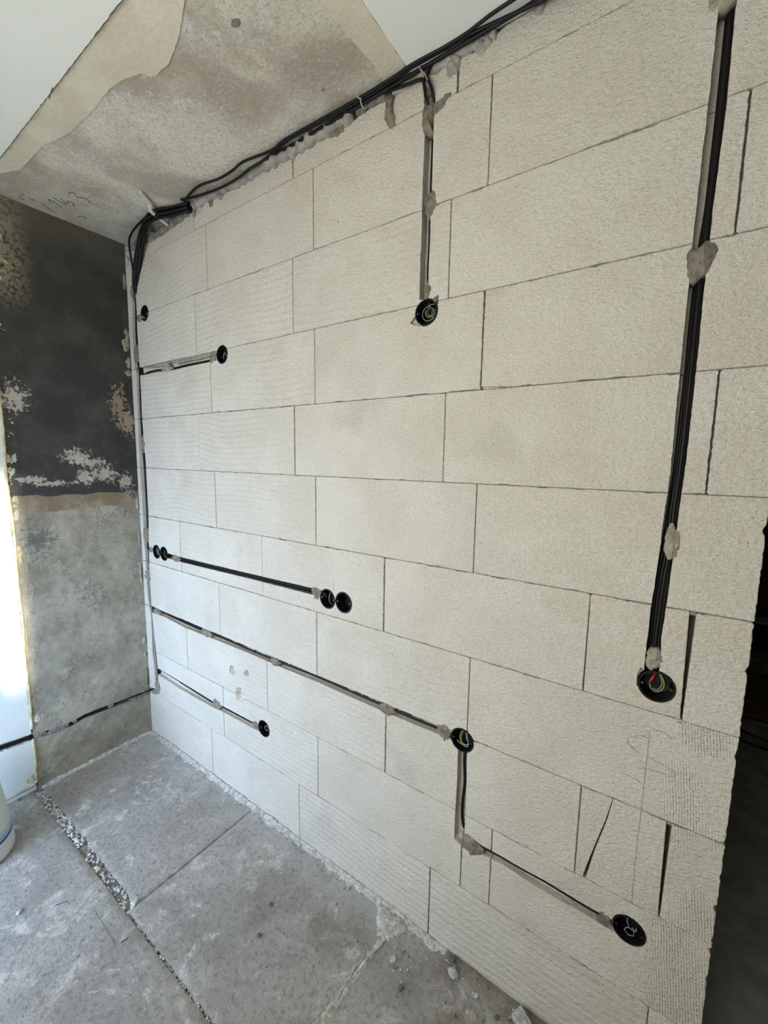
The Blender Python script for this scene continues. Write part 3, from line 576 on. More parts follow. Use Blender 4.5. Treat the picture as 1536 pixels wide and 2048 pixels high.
bead('foam_bead', [(x, .004, 2.586) for x in (1.60, 1.68, 1.74, 1.80, 1.86, 1.90)], .014, 3, 'foam', wb, .2)
bead('foam_bead', [(x, .000, 2.587) for x in (1.47, 1.50, 1.54, 1.58)], .010, 4, 'dab', wb, .2)
for k, (x, z, w, h) in enumerate(((1.395, 2.572, .07, .045), (1.435, 2.578, .04, .03), (.655, 2.575, .045, .05), (.735, 2.572, .03, .05), (1.787, 2.565, .045, .05), (1.865, 2.580, .05, .045), (.62, 2.56, .02, .03), (2.0, 2.585, .03, .03), (.80, 2.565, .03, .02))):
    link('foam_lump', dab_mesh(ell(x, z, w, h, k+90, 16, .4), .011, .02, BACK, k+90, .005), 'foam' if k % 3 else 'dab', wb, True)
# solid packing behind the beads up to the slab
bm = bmesh.new(); box(bm, .0, 2.497, .018, .10, 2.545, 2.602); link('head_packing', bm, 'mortar', wb)

# foam and plaster along the joint between grey render and white panel
edge = [(-.529, 2.56), (-.527, 2.2), (-.529, 1.9), (-.527, 1.65), (-.531, 1.45), (-.524, 1.25), (-.526, 1.0), (-.524, .8), (-.527, .6), (-.524, .45), (-.527, .30)]
bead('foam_bead', [(.001, y, z) for y, z in edge], .0055, 12, 'yfoam', lw, .12)
bead('foam_bead', [(.001, -.527, .255), (.001, -.525, .15), (.001, -.528, .03)], .0055, 14, 'yfoam', lw, .12)
bead('foam_bead', [(.001, -.534, .028), (.001, -.60, .026), (.001, -.72, .022)], .006, 15, 'yfoam', lw, .1)
for k, (y, z, w, h, m_) in enumerate(((-.495, 1.86, .07, .10, 'cream'), (-.505, 1.74, .055, .10, 'cream'), (-.495, 1.64, .05, .13, 'cream'), (-.508, 1.54, .045, .07, 'cream'), (-.512, 1.475, .035, .08, 'cream'), (-.508, 1.33, .030, .13, 'cream'),
        (-.512, 1.12, .022, .09, 'yfoam'), (-.513, .45, .020, .10, 'cream'), (-.505, .34, .030, .05, 'pale'), (-.498, 2.08, .05, .05, 'cream'), (-.50, 2.45, .09, .16, 'yfoam'), (-.49, 2.32, .085, .14, 'yfoam'), (-.515, .09, .02, .10, 'yfoam'), (-.517, .72, .014, .2, 'cream'), (-.545, .06, .05, .05, 'yfoam'))):
    link('edge_filler', dab_mesh(ell(y, z, w, h, k+30, 18, .35), .003, .01, LEFT, k+30, .003), m_, lw, True)
bm = bmesh.new(); rr = random.Random(4)
for k in range(26):
    y, z = -.505+rr.uniform(-.005, .03), rr.uniform(.55, 1.25); a = rr.uniform(1.0, 1.9); l_ = rr.uniform(.01, .05)
    tube(bm, [(.003, y, z), (.004, y+math.cos(a)*l_, z-math.sin(a)*l_)], .0006, 4, 1)
link('foam_streaks', bm, 'cream', lw, kind='stuff')
# packed gypsum over the cable in the left wall
for k, (y, z, w, h) in enumerate(((-.43, .246, .09, .035), (-.50, .256, .05, .045), (-.20, .250, .03, .020), (-.06, .236, .09, .035), (-.36, .25, .02, .02), (-.70, .279, .10, .035))):
    link('plaster_dab', dab_mesh(ell(y, z, w, h, k+60, 16, .3), .002, .02, LEFT, k+60, .003), 'under' if k != 3 else 'dab', lw, True)

# ------------------------------------------------------------------ socket boxes
def socket_box(x, z, label, group=None, wires=(), tilt=0, debris=False, rr_=.0345):
    o = empty('socket_box', (x, 0, z), label, 'socket box', group)
    bm = bmesh.new(); prof = [(rr_+.0012, -.0012), (rr_+.0012, .0015), (rr_, .002), (rr_-.001, .046), (.0, .047)]
    inn = [(rr_-.0018, -.0012), (rr_-.003, .043), (.0, .044)]
    def lathe(pr, n=36):
        rg = []
        for r_, y in pr:
            rg.append([bm.verts.new((0, y, 0))] if r_ == 0 else [bm.verts.new((r_*math.cos(2*math.pi*k/n), y, r_*math.sin(2*math.pi*k/n))) for k in range(n)])
        for a, b in zip(rg, rg[1:]):
            for k in range(n):
                if len(b) == 1: bm.faces.new((a[k], a[(k+1) % n], b[0]))
                else: bm.faces.new((a[k], a[(k+1) % n], b[(k+1) % n], b[k]))
        return rg
    A = lathe(prof); B = lathe(inn)
    for k in range(36): bm.faces.new((A[0][k], B[0][k], B[0][(k+1) % 36], A[0][(k+1) % 36]))
    link('box_body', bm, 'box', o, False)
    for a in (tilt, tilt+math.pi):
        bm = bmesh.new(); cx, cz = .0275*math.cos(a), .0275*math.sin(a)
        tube(bm, [(cx, .003, cz), (cx, .040, cz)], .0035, 8, 1); p = link('screw_post', bm, 'box', o)
        bm = bmesh.new(); tube(bm, [(cx, -.0005, cz), (cx, .0035, cz)], .0026, 8, 1); link('screw', bm, 'steel', p)
    for k, (mat, r_, pts) in enumerate(wires):
        bm = bmesh.new(); tube(bm, pts, r_, 6, 5); link('wire', bm, mat, o, True)
    return o
def loop(cx, cz, r, y0, y1, a0, a1, n=10, sq=1.0): return [(cx+r*math.cos(a0+(a1-a0)*k/n), y0+(y1-y0)*k/n, cz+r*sq*math.sin(a0+(a1-a0)*k/n)) for k in range(n+1)]
tau = 2*math.pi
socket_box(*BOX['b1'], 'small black round box highest on the left, beside the corner cable chase', wires=[('wgrey', .0014, [(.012, .03, .016), (.006, .012, .006), (.004, .010, -.006), (.012, .02, -.02)])])
socket_box(*BOX['b2'], 'black round box at the end of the short upper chase left of centre', wires=[('wgrey', .0014, [(.004, .012, .014), (0, .008, 0), (-.003, .010, -.016)]), ('wgrey', .0012, [(0, .010, 0), (.010, .008, .002), (.014, .014, -.012)])])
socket_box(*BOX['b3'], 'black round box with a curl of grey and green wire below the middle vertical chase', wires=[('wgrey', .0013, loop(-.001, .000, .019, .012, .018, 1.2, 1.2+tau*.95)), ('wgy', .0014, loop(.002, .004, .013, .014, .02, 2.6, 2.6+tau*.9)), ('wgy', .0013, loop(.002, .006, .010, .018, .024, 1.6, 1.6+tau*.8)), ('wgrey', .0013, [(-.006, .016, .019), (.008, .010, .021), (.020, .012, .022)]), ('wgrey', .0012, [(.012, .016, .010), (.014, .008, -.006), (.020, .008, -.020)])])
g4 = 'socket boxes in the low left pair'
socket_box(*BOX['b4a'], 'left black box of the small pair next to the left corner cable chase', wires=[('wgrey', .0012, loop(0, 0, .022, .01, .014, 1, 5)), ('wgrey', .0012, loop(0, 0, .014, .012, .014, 0, 5)), ('wgrey', .0012, loop(.01, -.006, .014, .01, .012, 2, 6))])
socket_box(*BOX['b4b'], 'right ragged black box of the small pair near the left corner', wires=[('wgrey', .0012, loop(.004, -.004, .018, .008, .014, 2, 7)), ('black', .004, [(.0, .02, 0), (.02, .012, -.004), (.05, .014, -.004)])])
socket_box(*BOX['b5a'], 'left black box of the touching pair near the wall centre, one grey wire inside', wires=[('wgrey', .0016, [(.004, .012, .024), (.003, .006, .006), (.001, .010, -.012), (.004, .02, -.026)])])
socket_box(*BOX['b5b'], 'right black box of the touching pair near the wall centre, ragged rim and empty', rr_=.0355)
socket_box(*BOX['b6'], 'black box with looped green-yellow wires where the long low chase turns down', wires=[('wgy', .0016, [(-.006, .02, .026), (-.010, .008, .008), (-.007, .006, -.008), (.004, .006, -.016), (.016, .008, -.012)]), ('wgy', .0015, [(-.002, .02, .024), (-.006, .008, .006), (-.002, .006, -.009), (.008, .006, -.014), (.018, .008, -.008)]), ('wgrey', .0016, [(.006, .018, .022), (.014, .006, .008), (.019, .005, -.006), (.014, .006, -.019), (0, .008, -.020)]), ('wgrey', .0014, [(.003, .018, .022), (.010, .008, .010), (.016, .006, -.002)]), ('wgy', .0018, [(-.018, .006, -.010), (-.006, .004, -.015), (.006, .004, -.015), (.018, .005, -.008)])])
socket_box(*BOX['b7'], 'small black box at the end of the lowest left chase below the three chipped holes', wires=[('wgrey', .0012, loop(.003, -.004, .012, .01, .014, 0, 5)), ('wgy', .001, loop(-.004, -.006, .006, .01, .014, 1, 4))])
socket_box(*BOX['b8'], 'large black box with red, grey and green wire ends below the right vertical chase', wires=[('wred', .0017, [(-.002, .03, .026), (-.008, .014, .016), (-.013, .010, .004), (-.013, .012, -.002)]), ('wred', .0015, [(.0, .03, .026), (-.006, .014, .017), (-.010, .011, .006)]), ('wgrey', .0016, [(-.013, .012, -.003), (-.010, .010, -.012), (0, .010, -.017), (.010, .012, -.012)]), ('wgy', .0016, [(.010, .012, -.012), (.014, .010, .0), (.012, .012, .014), (.004, .02, .024)]), ('wgy', .0014, [(-.006, .014, -.012), (.002, .012, -.013), (.008, .014, -.006), (.010, .014, .008), (.004, .02, .02)]), ('wgrey', .0013, [(.006, .02, .022), (.012, .012, .012), (.014, .012, .002)])])
socket_box(*BOX['b9'], 'lowest black box at the bottom right, ragged upper rim and pale scraps inside', wires=[('wgrey', .0013, [(-.006, .012, .026), (-.004, .006, .012), (.001, .008, .0)]), ('wgy', .0016, [(.006, .012, .0), (.014, .010, -.004), (.015, .010, .006)]), ('wgrey', .0012, loop(.002, -.016, .010, .012, .014, 0, 5)), ('wgrey', .0012, [(-.010, .02, -.024), (0, .014, -.027), (.012, .016, -.024)])])

# ------------------------------------------------------------------ cables
def cable(label, pts, r=.0042, group=None, sub=5, n=8, mat='black'):
    bm = bmesh.new(); tube(bm, pts, r, n, sub)
    return link('power_cable', bm, mat, None, True, label, 'cable', group)
def run(ch, f, y, u0=0, u1=None, wob=.0, seed=0):
    L, R = ch; n = min(len(L), len(R)); out = []
    for a, b in list(zip(L, R))[u0:u1]:
        x = a[0]+(b[0]-a[0])*f; z = a[1]+(b[1]-a[1])*f; out.append((x+wob*nz(x, z, seed, 9), y, z+wob*nz(x, z, seed+4, 9)))
    return out
# right vertical chase: five cables
for k, (f, y) in enumerate(((.20, .026), (.40, .020), (.60, .025), (.80, .020), (.62, .014))):
    pts = run(CHC, f, y, 0, None, .003, k)
    def sh(x, y_, z):      # the bundle hugs the right edge of the chase higher up and fills it lower down
        e = min(1, max(0, (z-1.35)/.35))*.30+min(1, max(0, (z-1.95)/.15))*.42
        return (x+(2.354-x)*e+(2.357-2.354)*(k % 2)*e, y_+.004*e, z)
    pts = [sh(*p) for p in pts]
    pts = [(2.3475+(k-2)*.003, y, 2.585)]+pts[:-1]+[(2.338+.003*k, .034, 1.10)]
    cable(('leftmost', 'second from left', 'second from right', 'rightmost', 'frontmost, middle')[k]+' of five glossy black cables in the wide right vertical chase', pts, .0043, 'cables in the right vertical chase', 3)
# middle vertical chase: two loops coming off the ceiling run
cut3 = lambda z: z < 2.47
pm = [p for p in run(CHB, .70, .022) if cut3(p[2])]; pn = [p for p in run(CHB, .48, .024) if cut3(p[2])]
cable('black cable dropping from the ceiling run into the middle vertical chase, left strand', [(x, -.012, z) for x, _, z in P] + [(1.722, .008, 2.48)] + pn + [(1.722, .03, 1.995)], .0042)
cable('black cable curving over from the left into the middle vertical chase, right strand', [(x, -.012, z) for x, _, z in Q[:5]] + [(1.719, -.014, 2.557), (1.728, -.012, 2.538), (1.732, -.004, 2.516), (1.732, .012, 2.48)] + pm + [(1.728, .03, 2.0)], .0042)
# ceiling run
def ceilpts(T, dy=-.009, dz=0): return [(x, min(y+dy, -.010)-(max(0, z-2.590))*1.2, min(z+dz, 2.5905)) for x, y, z in T]
cable('black cable along the top of the wall, the uppermost strand against the ceiling', ceilpts(T1) + [(2.20, -.03, 2.59), (2.6, -.03, 2.588)], .0042)
cable('black cable sagging over the foam bead at the left end of the wall top', [(x, y-.014*(x < 1.05), z) for x, y, z in ceilpts(T2)] + [(2.20, -.014, 2.566), (2.6, -.014, 2.56)], .0044)
cable('thick black cable under the uppermost strand from the white clip to the top edge', [(1.10, -.02, 2.590)] + [(x, -.020, z-.007) for x, _, z in [q for q in ceilpts(T1) if q[0] > 1.15]] + [(2.2, -.018, 2.570), (2.6, -.018, 2.566)], .0048)
# corner bundle, curving from the ceiling run down into the corner chase
rr = random.Random(5); A_ = CHA; tau_ = 2*math.pi
BUND = [(.615, -.020, 2.578, 0, .8), (.52, -.040, 2.580, .3, .9), (.45, -.066, 2.578, .5, .9), (.37, -.064, 2.578, .7, .8), (.285, -.045, 2.566, .9, .5), (.225, -.032, 2.528, 1, .4), (.165, -.018, 2.475, 1, .2), (.110, -.004, 2.41, .8, 0)]
for k in range(6):
    f = (.40, .52, .66, .78, .60, .88)[k]; y = (.018, .011, .018, .012, .006, .016)[k]; o = (k-2.5)
    a_ = tau_*k/6; ou, ov = .019*math.cos(a_), .016*math.sin(a_)   # the six strands ring a common centre line
    top_ = [(x+ou*wx, y_+ov*.7-(0 if z < 2.57 else abs(ou)*.2), min(2.5925, z+ou*wz)) for x, y_, z, wx, wz in BUND]
    endz = (.29, .30, .29, .755, 1.07, 2.30)[k]
    dn = [p for p in run(A_, f, y, 2, None, .003, k) if p[2] > endz and p[2] < 2.36]
    cable(('leftmost of the corner bundle cables running down to the lowest left chase', 'second cable from the left in the corner bundle, running to the chase foot', 'cable at the right wall of the corner chase, running to its foot', 'corner bundle cable that turns off into the long low chase', 'corner bundle cable that ends beside the small pair of boxes', 'corner bundle cable that ends beside the highest left box')[k], top_+dn, .0057, 'cables in the left corner chase', 3)
cable('black cable looping widest at the upper left corner of the cable bundle', [(.36, -.075, 2.585), (.26, -.070, 2.574), (.185, -.060, 2.555), (.150, -.045, 2.52), (.125, -.025, 2.46), (.10, -.005, 2.40), (.088, .006, 2.36)], .0045)
cable('black cable passing through the upper short chase to the box left of centre', [(.085, .02, 1.96), (.11, .012, 1.968), (.18, .014, 1.976), (.28, .016, 1.974), (.36, .016, 1.969), (.50, .013, 1.971), (.62, .013, 1.970), (.72, .014, 1.972), (.745, .02, 1.976)], .0046)
cable('upper of two black cables in the chase linking the two box pairs', [(.245, .018, 1.065)] + run(CHE, .45, .009, 1) + [(1.33, .03, 1.07)], .0046)
cable('lower of two black cables in the chase linking the two box pairs', [(.245, .024, 1.055)] + run(CHE, .80, .008, 1) + [(1.335, .03, 1.06)], .0046)
cable('black cable in the long low chase, upper strand', [(.085, .02, .76)] + run(CHF, .20, .008, 1, 9, .003, 3) + [(1.85, .018, .742), (1.868, .03, .74)], .0056, sub=4)
cable('black cable in the long low chase, lower strand near the box end', [(.13, .02, .738)] + run(CHF, .46, .010, 1, 9, .004, 8) + [(1.845, .018, .736), (1.866, .03, .734)], .0050, sub=4)
cable('upper black cable in the lowest left chase', run(CHG, .20, .008, 0, None, .002, 2), .0044)
cable('lower black cable in the lowest left chase', [(.30, .016, .386)] + run(CHG, .45, .009, 2, None, .002, 5), .0044)
cable('thin black cable hanging slack in the short vertical chase under the looped-wire box', [(1.889, .02, .705), (1.893, .012, .66), (1.898, .009, .60), (1.894, .009, .54), (1.893, .011, .49), (1.898, .012, .455), (1.91, .014, .435)], .0050)
cable('black cable in the lower right chase leading down to the lowest box', [(1.93, .018, .425)] + run(CHI, .14, .0055, 1, None, .0, 2)[:-1] + [(2.29, .018, .422), (2.31, .03, .42)], .0060)
lwp = [(.012, .01, .245)] + [(-.012, u, v) for u, v in LWC[1:]]
cable('black cable crossing the grey left wall above the floor, upper strand', [(.03, .012, .262), (.005, -.004, .247)] + [(-.006, u, v+.003) for u, v in LWC[2:]] + [(-.010, -.78, .284), (-.010, -.9, .288)], .0048)
cable('black cable crossing the grey left wall above the floor, lower strand', [(-.007, u, v-.005) for u, v in LWC[2:]] + [(-.010, -.78, .275), (-.010, -.9, .278)], .0048)
cable('thick black cable leaving the grey wall over the white panel behind the tub', [(-.006, -.53, .264), (-.003, -.60, .273), (-.003, -.70, .280), (-.004, -.84, .284)], .0062)
# white strip, ties
bm = bmesh.new(); tube(bm, [(.515, -.166, 2.594), (.480, -.110, 2.588), (.455, -.098, 2.575), (.430, -.016, 2.566)], .0080, 6, 2)
link('plastic_strip', bm, 'white', None, False, 'white plastic strip slanting down from the ceiling across the corner cable bundle', 'strip')
def tie(label, c, ax, r, mat, tail=None):
    bm = bmesh.new(); ax = Vector(ax).normalized(); a = ax.cross(Vector((0, 1, 0))).normalized(); b = ax.cross(a); c = Vector(c)
    tube(bm, [c+(a*math.cos(t)+b*math.sin(t))*r for t in [tau*k/14 for k in range(15)]], .0016, 6, 1)
    if tail: tube(bm, [Vector(p) for p in tail], .0014, 5, 2)
    link('cable_tie', bm, mat, None, False, label, 'cable tie')
tie('white nylon tie looped round the cables at the top of the wall', (1.512, -.022, 2.583), (1, 0, 0), .013, 'wtie', [(1.512, -.035, 2.584), (1.505, -.045, 2.588)])
tie('black tie with a sticking-out tail round the bundle at the head of the corner chase', (.100, -.006, 2.500), (.1, 0, 1), .024, 'black', [(.085, -.02, 2.512), (.06, -.045, 2.525), (.045, -.06, 2.53)])
tie('twist of pale wire tied round the cables above the middle vertical chase', (1.706, -.016, 2.573), (1, 0, .3), .010, 'yfoam', [(1.70, -.025, 2.588), (1.706, -.03, 2.575), (1.718, -.026, 2.560), (1.722, -.02, 2.548)])
tie('black tie round the cables where the corner bundle meets the ceiling run', (.612, -.018, 2.580), (1, 0, 0), .016, 'black')

# ------------------------------------------------------------------ floor
fl = empty('floor', (0, 0, 0), kind='structure')
def slab(x0, x1, y0, y1, mat, seed, dz=0, cell=.025, amp=.0022):
    bm = bmesh.new()
    def ticks(a, b): n = max(2, int((b-a)/cell)); return [a, a+.003]+[a+(b-a)*k/n for k in range(1, n)]+[b-.003, b]
    TX, TY = ticks(x0, x1), ticks(y0, y1); nx, ny = len(TX)-1, len(TY)-1; g = []
    for i in range(nx+1):
        row = []
        for j in range(ny+1):
            x = TX[i]; y = TY[j]; jx = jy = 0
            if i in (0, 1, nx-1, nx): jx = .0022*nz(x, y, seed, 30)
            if j in (0, 1, ny-1, ny): jy = .0035*nz(x, y, seed+2, 30)
            row.append(bm.verts.new((x+jx, y+jy, dz+amp*(nz(x, y, seed, 5)+.5*nz(x, y, seed, 17))-(.003 if i in (0, nx) or j in (0, ny) else 0))))
        g.append(row)
    for i in range(nx):
        for j in range(ny): bm.faces.new((g[i][j], g[i+1][j], g[i+1][j+1], g[i][j+1]))
    ring = [g[i][0] for i in range(nx+1)]+[g[nx][j] for j in range(1, ny+1)]+[g[i][ny] for i in range(nx-1, -1, -1)]+[g[0][j] for j in range(ny-1, 0, -1)]
    low = [bm.verts.new((v.co.x, v.co.y, -.05)) for v in ring]
    for k in range(len(ring)): bm.faces.new((ring[k], low[k], low[(k+1) % len(ring)], ring[(k+1) % len(ring)]))
    bm.faces.new(low[::-1])
    return link('screed_slab', bm, mat, fl, True)
slab(0, .9125, -.509, .004, 'floor', 1); slab(.9165, XR, -.5355, .004, 'floorb', 2, -.0005); slab(0, XR, YF, -.542, 'floor', 3, .001, .03)
bm = bmesh.new(); box(bm, -.12, XR+.12, YF-.12, .11, -.09, -.052); box(bm, 0, .93, -.60, -.45, -.052, -.009); box(bm, .93, XR, -.60, -.45, -.052, -.020); box(bm, .89, .94, -.53, 0, -.052, -.012); link('sub_floor', bm, 'under', fl)
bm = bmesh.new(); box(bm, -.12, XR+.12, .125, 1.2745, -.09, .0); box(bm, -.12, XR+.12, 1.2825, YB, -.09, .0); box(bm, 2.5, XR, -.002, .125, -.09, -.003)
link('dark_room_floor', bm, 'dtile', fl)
# fillet of dust and mortar along the foot of the block wall
def heap(name, x0, x1, w, h, seed, mat, parent, n=None, y0=-.0):
    bm = bmesh.new(); n = n or int((x1-x0)/.012); rows = []
    for i in range(n+1):
        x = x0+(x1-x0)*i/n; k = 1+.9*nz(x, seed, 0, 14)+.5*nz(x, seed, 3, 60); k = max(.15, k); e = min(1, 8*min(i, n-i)/n+.1)
        rows.append([bm.verts.new((x, y0-w*k*q, max(-.001, h*k*e*(1-q)**1.6+.0012*nz(x, q, seed, 90)))) for q in (0, .2, .45, .7, 1.0)]+[bm.verts.new((x, y0, -.02))])
    for a, b in zip(rows, rows[1:]):
        for k in range(5): bm.faces.new((a[k], b[k], b[k+1], a[k+1]))
        bm.faces.new((a[5], b[5], b[0], a[0]))
    bm.faces.new(rows[0]); bm.faces.new(rows[-1][::-1])
    return link(name, bm, mat, parent, True)
heap('mortar_fillet', .0, 1.87, .024, .011, 2, 'pale', fl, 260)
bm = bmesh.new(); bm.free()
f2 = heap('mortar_fillet', .0, .51, .020, .010, 8, 'pale', fl); f2.rotation_euler.z = math.pi/2; f2.location = (.004, -.51, 0)
f2.rotation_euler.z = -math.pi/2; f2.location = (.0, -.002, 0); f2.scale.y = -1
streak = [(1.625, -.50), (1.65, -.40), (1.657, -.36), (1.664, -.28), (1.668, -.2), (1.674, -.12), (1.69, -.03)]
poly = [(x-.012-.004*nz(x, y, 0, 40), y) for x, y in streak]+[(x+.014+.005*nz(x, y, 4, 40), y) for x, y in streak[::-1]]
link('mortar_streak', dab_mesh(poly, .006, .01, lambda u, v, n: (u, v, -n), 33, .003), 'pale', fl, True)
link('mortar_streak', dab_mesh([(1.62, -.05), (1.66, -.10), (1.70, -.09), (1.73, -.03), (1.72, -.004), (1.60, -.004)], .009, .01, lambda u, v, n: (u, v, -n), 34, .003), 'pale', fl, True)
bm = bmesh.new()
tube(bm, [(.80, -.60, .0004), (.84, -.604, .0010), (.90, -.605, .0004), (.96, -.607, .001), (1.0, -.612, .0004)], .0009, 4, 3); tube(bm, [(1.08, -.60, .0004), (1.12, -.605, .001), (1.17, -.606, .0002)], .0009, 4, 3)
link('scratch', bm, 'under', fl)

# ------------------------------------------------------------------ rubble
def stone_bm(bm, c, s, seed, sub=1, flat_=.7):
    g = bmesh.ops.create_icosphere(bm, subdivisions=sub, radius=1)
    rot = Matrix.Rotation(seed*1.7, 3, 'Z') @ Matrix.Rotation(seed*.9, 3, 'X')
    for v in g['verts']:
        p = v.co*(1+.35*nz(v.co.x+seed, v.co.y, v.co.z, 1.3)); p = rot @ Vector((p.x, p.y*.75, p.z)); v.co = Vector((c[0]+p.x*s, c[1]+p.y*s, c[2]+p.z*s*flat_))
rr = random.Random(8)
def crumbs(name, label, n, fn, mat, sub=1):
    bm = bmesh.new()
    for k in range(n):
        x, y, z, s = fn(); stone_bm(bm, (x, y, z+s*.35), s, rr.uniform(0, 50), sub)
    return link(name, bm, mat, None, False, label, 'rubble', None, 'stuff')
def incrack():
    x = rr.choice((rr.uniform(.03, .93), rr.uniform(.03, .5), rr.uniform(.9, 1.7))); w = .032 if x < .92 else .006
    return (x, -.542+rr.random()*w, rr.uniform(-.010, -.003), rr.choice((.0025, .0035, .005, .007)) if x < .92 else rr.choice((.002, .003, .004)))
crumbs('rubble', 'pale crushed rubble filling the long crack between the floor slabs', 900, incrack, 'rub')
crumbs('rubble', 'dark grit lying in the long crack between the floor slabs', 160, incrack, 'rubd')
def foot():
    x = rr.uniform(.2, 2.3); d = abs(rr.gauss(0, .05 if x < 1.6 else .10)); return (x, -.012-d, 0, rr.choice((.001, .0014, .002, .003)) * (1.3 if x > 1.7 else 1))
crumbs('grit', 'pale grit scattered along the foot of the block wall', 420, foot, 'rub')
crumbs('grit', 'dark grit scattered along the foot of the block wall', 260, foot, 'rubd')
def wide_(): return (rr.uniform(.1, 2.2), rr.uniform(-1.1, -.03), .001, rr.choice((.0008, .0012, .0018, .0025)))
crumbs('grit', 'tiny pale crumbs strewn over the open concrete floor', 330, wide_, 'rub')
crumbs('grit', 'tiny dark crumbs strewn over the open concrete floor', 240, wide_, 'rubd')
for k, (x, y, s, mt, lab) in enumerate((
    (1.742, -.128, .011, 'pale', 'whitish stone on the floor right of the pale mortar streak'),
    (1.799, -.176, .010, 'rubd', 'dark rounded pebble nearest the lower edge, below the whitish stone'),
    (1.893, -.022, .012, 'rubd', 'dark pebble touching the foot of the block wall'),
    (1.912, -.055, .018, 'rub', 'grey lump of mortar just in front of the dark pebble by the wall'),
    (1.686, -.035, .006, 'rub', 'small grey stone at the upper end of the pale mortar streak'),
    (1.990, -.060, .008, 'rub', 'small pebble half way between the mortar lump and the block offcut'),
    (2.055, -.075, .008, 'rubd', 'dark stone left of the block offcut at the bottom edge'),
    (1.30, -.24, .008, 'rubd', 'dark brown stone lying alone on the middle slab'),
    (1.345, -.325, .008, 'rubd', 'dark oval stone lowest on the middle slab'),
    (.905, -.505, .009, 'pale', 'bright stone at the corner where the slab joints meet'),
    (.660, -.532, .011, 'pale', 'largest pale stone in the long floor crack'),
    (.300, -.528, .010, 'pale', 'pale stone in the far end of the long floor crack'),
    (.02, -.60, .007, 'rubd', 'dark pebble by the foot of the white panel'),
    (.62, -.755, .008, 'rub', 'grey crumb on the near slab by the left edge'))):
    bm = bmesh.new(); stone_bm(bm, (0, 0, s*.55), s, k*3.3+1, 2)
    o = link('stone', bm, mt, None, False, lab, 'stone', 'loose stones on the floor'); o.location = (x, y, -.012 if -.54 < y < -.51 and x < .9 else 0.0005)
bm = bmesh.new(); v = box(bm, -.024, .024, -.017, .017, 0, .022)
for q in bm.verts: q.co += Vector((.004*nz(q.co.x, q.co.y, q.co.z, 40), .004*nz(q.co.y, q.co.x, 3, 40), 0))
bmesh.ops.bevel(bm, geom=bm.edges[:], offset=.0016, segments=1, affect='EDGES')
o = link('block_offcut', bm, 'pale', None, False, 'whitish rectangular block offcut against the wall foot at the bottom edge', 'offcut'); o.location = (2.118, -.046, .001); o.rotation_euler.z = -.55
for k, (x, y, a, l_, lab) in enumerate(((.70, -.66, 1.1, .035, 'thin dark splinter on the near slab'), (1.0, -.585, 1.4, .022, 'short dark splinter beside the long floor crack'), (.76, -.565, .4, .010, 'tiny dark chip left of the long floor crack'))):
    bm = bmesh.new(); box(bm, -l_/2, l_/2, -.0015, .0015, .0005, .003); bmesh.ops.bevel(bm, geom=bm.edges[:], offset=.0004, segments=1, affect='EDGES')
    o = link('splinter', bm, 'rubd', None, False, lab, 'splinter'); o.location = (x, y, .001); o.rotation_euler.z = a

# ------------------------------------------------------------------ tub at the left edge
tb = empty('plastic_tub', (.230, -.797, .002), 'white plastic tub with a blue band standing on the floor at the left edge', 'tub')
def lathe(name, pr, mat, parent, n=56):
    bm = bmesh.new(); rg = [[bm.verts.new((r_*math.cos(tau*k/n), r_*math.sin(tau*k/n), z)) for k in range(n)] for r_, z in pr]
    for a, b in zip(rg, rg[1:]):
        for k in range(n): bm.faces.new((a[k], a[(k+1) % n], b[(k+1) % n], b[k]))
    bm.faces.new(rg[0][::-1]); bm.faces.new(rg[-1]); return link(name, bm, mat, parent, True)
R = lambda z: .130-.088*z-.02*max(0, z-.1)
lathe('tub_body', [(.112, 0), (.122, .002), (.1285, .009), (R(.02), .02)]+[(R(z), z) for z in (.05, .1, .15, .2, .25, .3)]+[(R(.3)-.006, .306)], 'white', tb)
lathe('blue_band', [(R(.072)+.0004, .072), (R(.083)+.0006, .083)], 'blue', tb)
lathe('pale_blue_band', [(R(.087)+.0004, .087), (R(.104)+.0006, .104)], 'lblue', tb)
lathe('pale_blue_band', [(R(.108)+.0004, .108), (R(.112)+.0006, .112)], 'lblue', tb)
lathe('tub_base_rim', [(.108, .0), (.112, .001), (.108, .001)], 'white', tb)

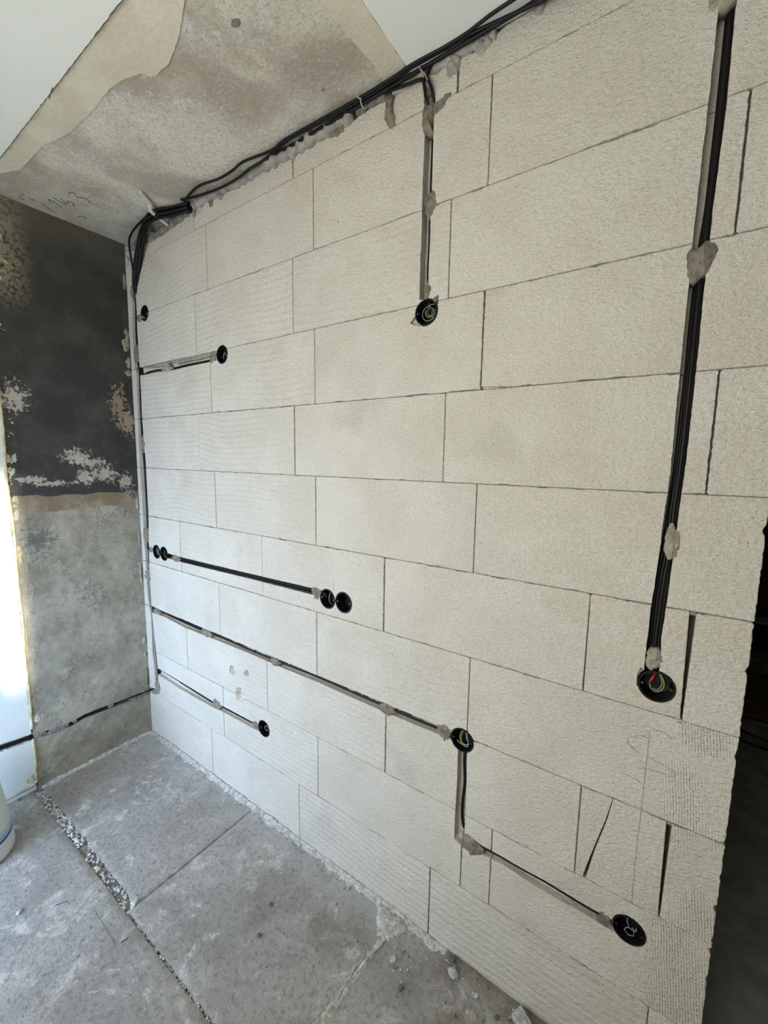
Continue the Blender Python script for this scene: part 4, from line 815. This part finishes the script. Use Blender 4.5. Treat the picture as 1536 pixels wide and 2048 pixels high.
# ------------------------------------------------------------------ the dark room beyond the end of the wall
bm = bmesh.new(); box(bm, -.55, .55, -.35, .35, 0, .018); bmesh.ops.bevel(bm, geom=bm.edges[:], offset=.002, segments=1, affect='EDGES')
o = link('wooden_board', bm, 'wood', None, False, 'brown wooden board lying flat on the floor of the dark room', 'board'); o.location = (3.05, 2.62, .0); o.rotation_euler.z = .12
for k, (x, y, r_, lab) in enumerate(((2.84, 2.03, .16, 'dark cable loop on the dark room floor, nearest the wall end'), (2.93, 2.18, .20, 'dark cable loop lying behind the nearer loop in the dark room'))):
    bm = bmesh.new(); tube(bm, [(x+r_*1.3*math.cos(a), y+r_*math.sin(a), .012+.012*math.sin(a*2+k)) for a in [5.6*i/16 for i in range(17)]], .007, 6, 3)
    link('cable_loop', bm, 'black', None, True, lab, 'cable')
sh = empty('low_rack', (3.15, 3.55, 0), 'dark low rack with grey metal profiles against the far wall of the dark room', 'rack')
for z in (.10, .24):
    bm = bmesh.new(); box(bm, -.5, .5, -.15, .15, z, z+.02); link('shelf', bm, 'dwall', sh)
for sx in (-.48, .48):
    for sy in (-.13, .13):
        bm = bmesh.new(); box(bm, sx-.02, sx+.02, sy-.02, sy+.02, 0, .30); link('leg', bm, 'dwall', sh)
for k, (z, y, x0, x1) in enumerate(((.262, -.12, -.45, .40), (.262, .0, -.48, .10))):
    bm = bmesh.new(); box(bm, x0, x1, y-.02, y+.02, z, z+.022); bmesh.ops.bevel(bm, geom=bm.edges[:], offset=.003, segments=1, affect='EDGES')
    o = link('metal_profile', bm, 'greybar', None, False, ('grey metal profile on the front of the low rack in the dark room', 'grey metal profile lying at the back of the low rack')[k], 'profile'); o.location = (3.15, 3.55, 0)
ob = empty('plastic_case', (3.22, 3.0, .019), 'orange plastic case on the brown board in the dark room', 'case')
bm = bmesh.new(); box(bm, -.13, .13, -.09, .09, 0, .11); bmesh.ops.bevel(bm, geom=bm.edges[:], offset=.012, segments=2, affect='EDGES'); link('case_body', bm, 'orange', ob)
bm = bmesh.new(); tube(bm, [(-.06, 0, .105), (-.06, 0, .135), (.06, 0, .135), (.06, 0, .105)], .008, 8, 3); link('handle', bm, 'black', ob, True)
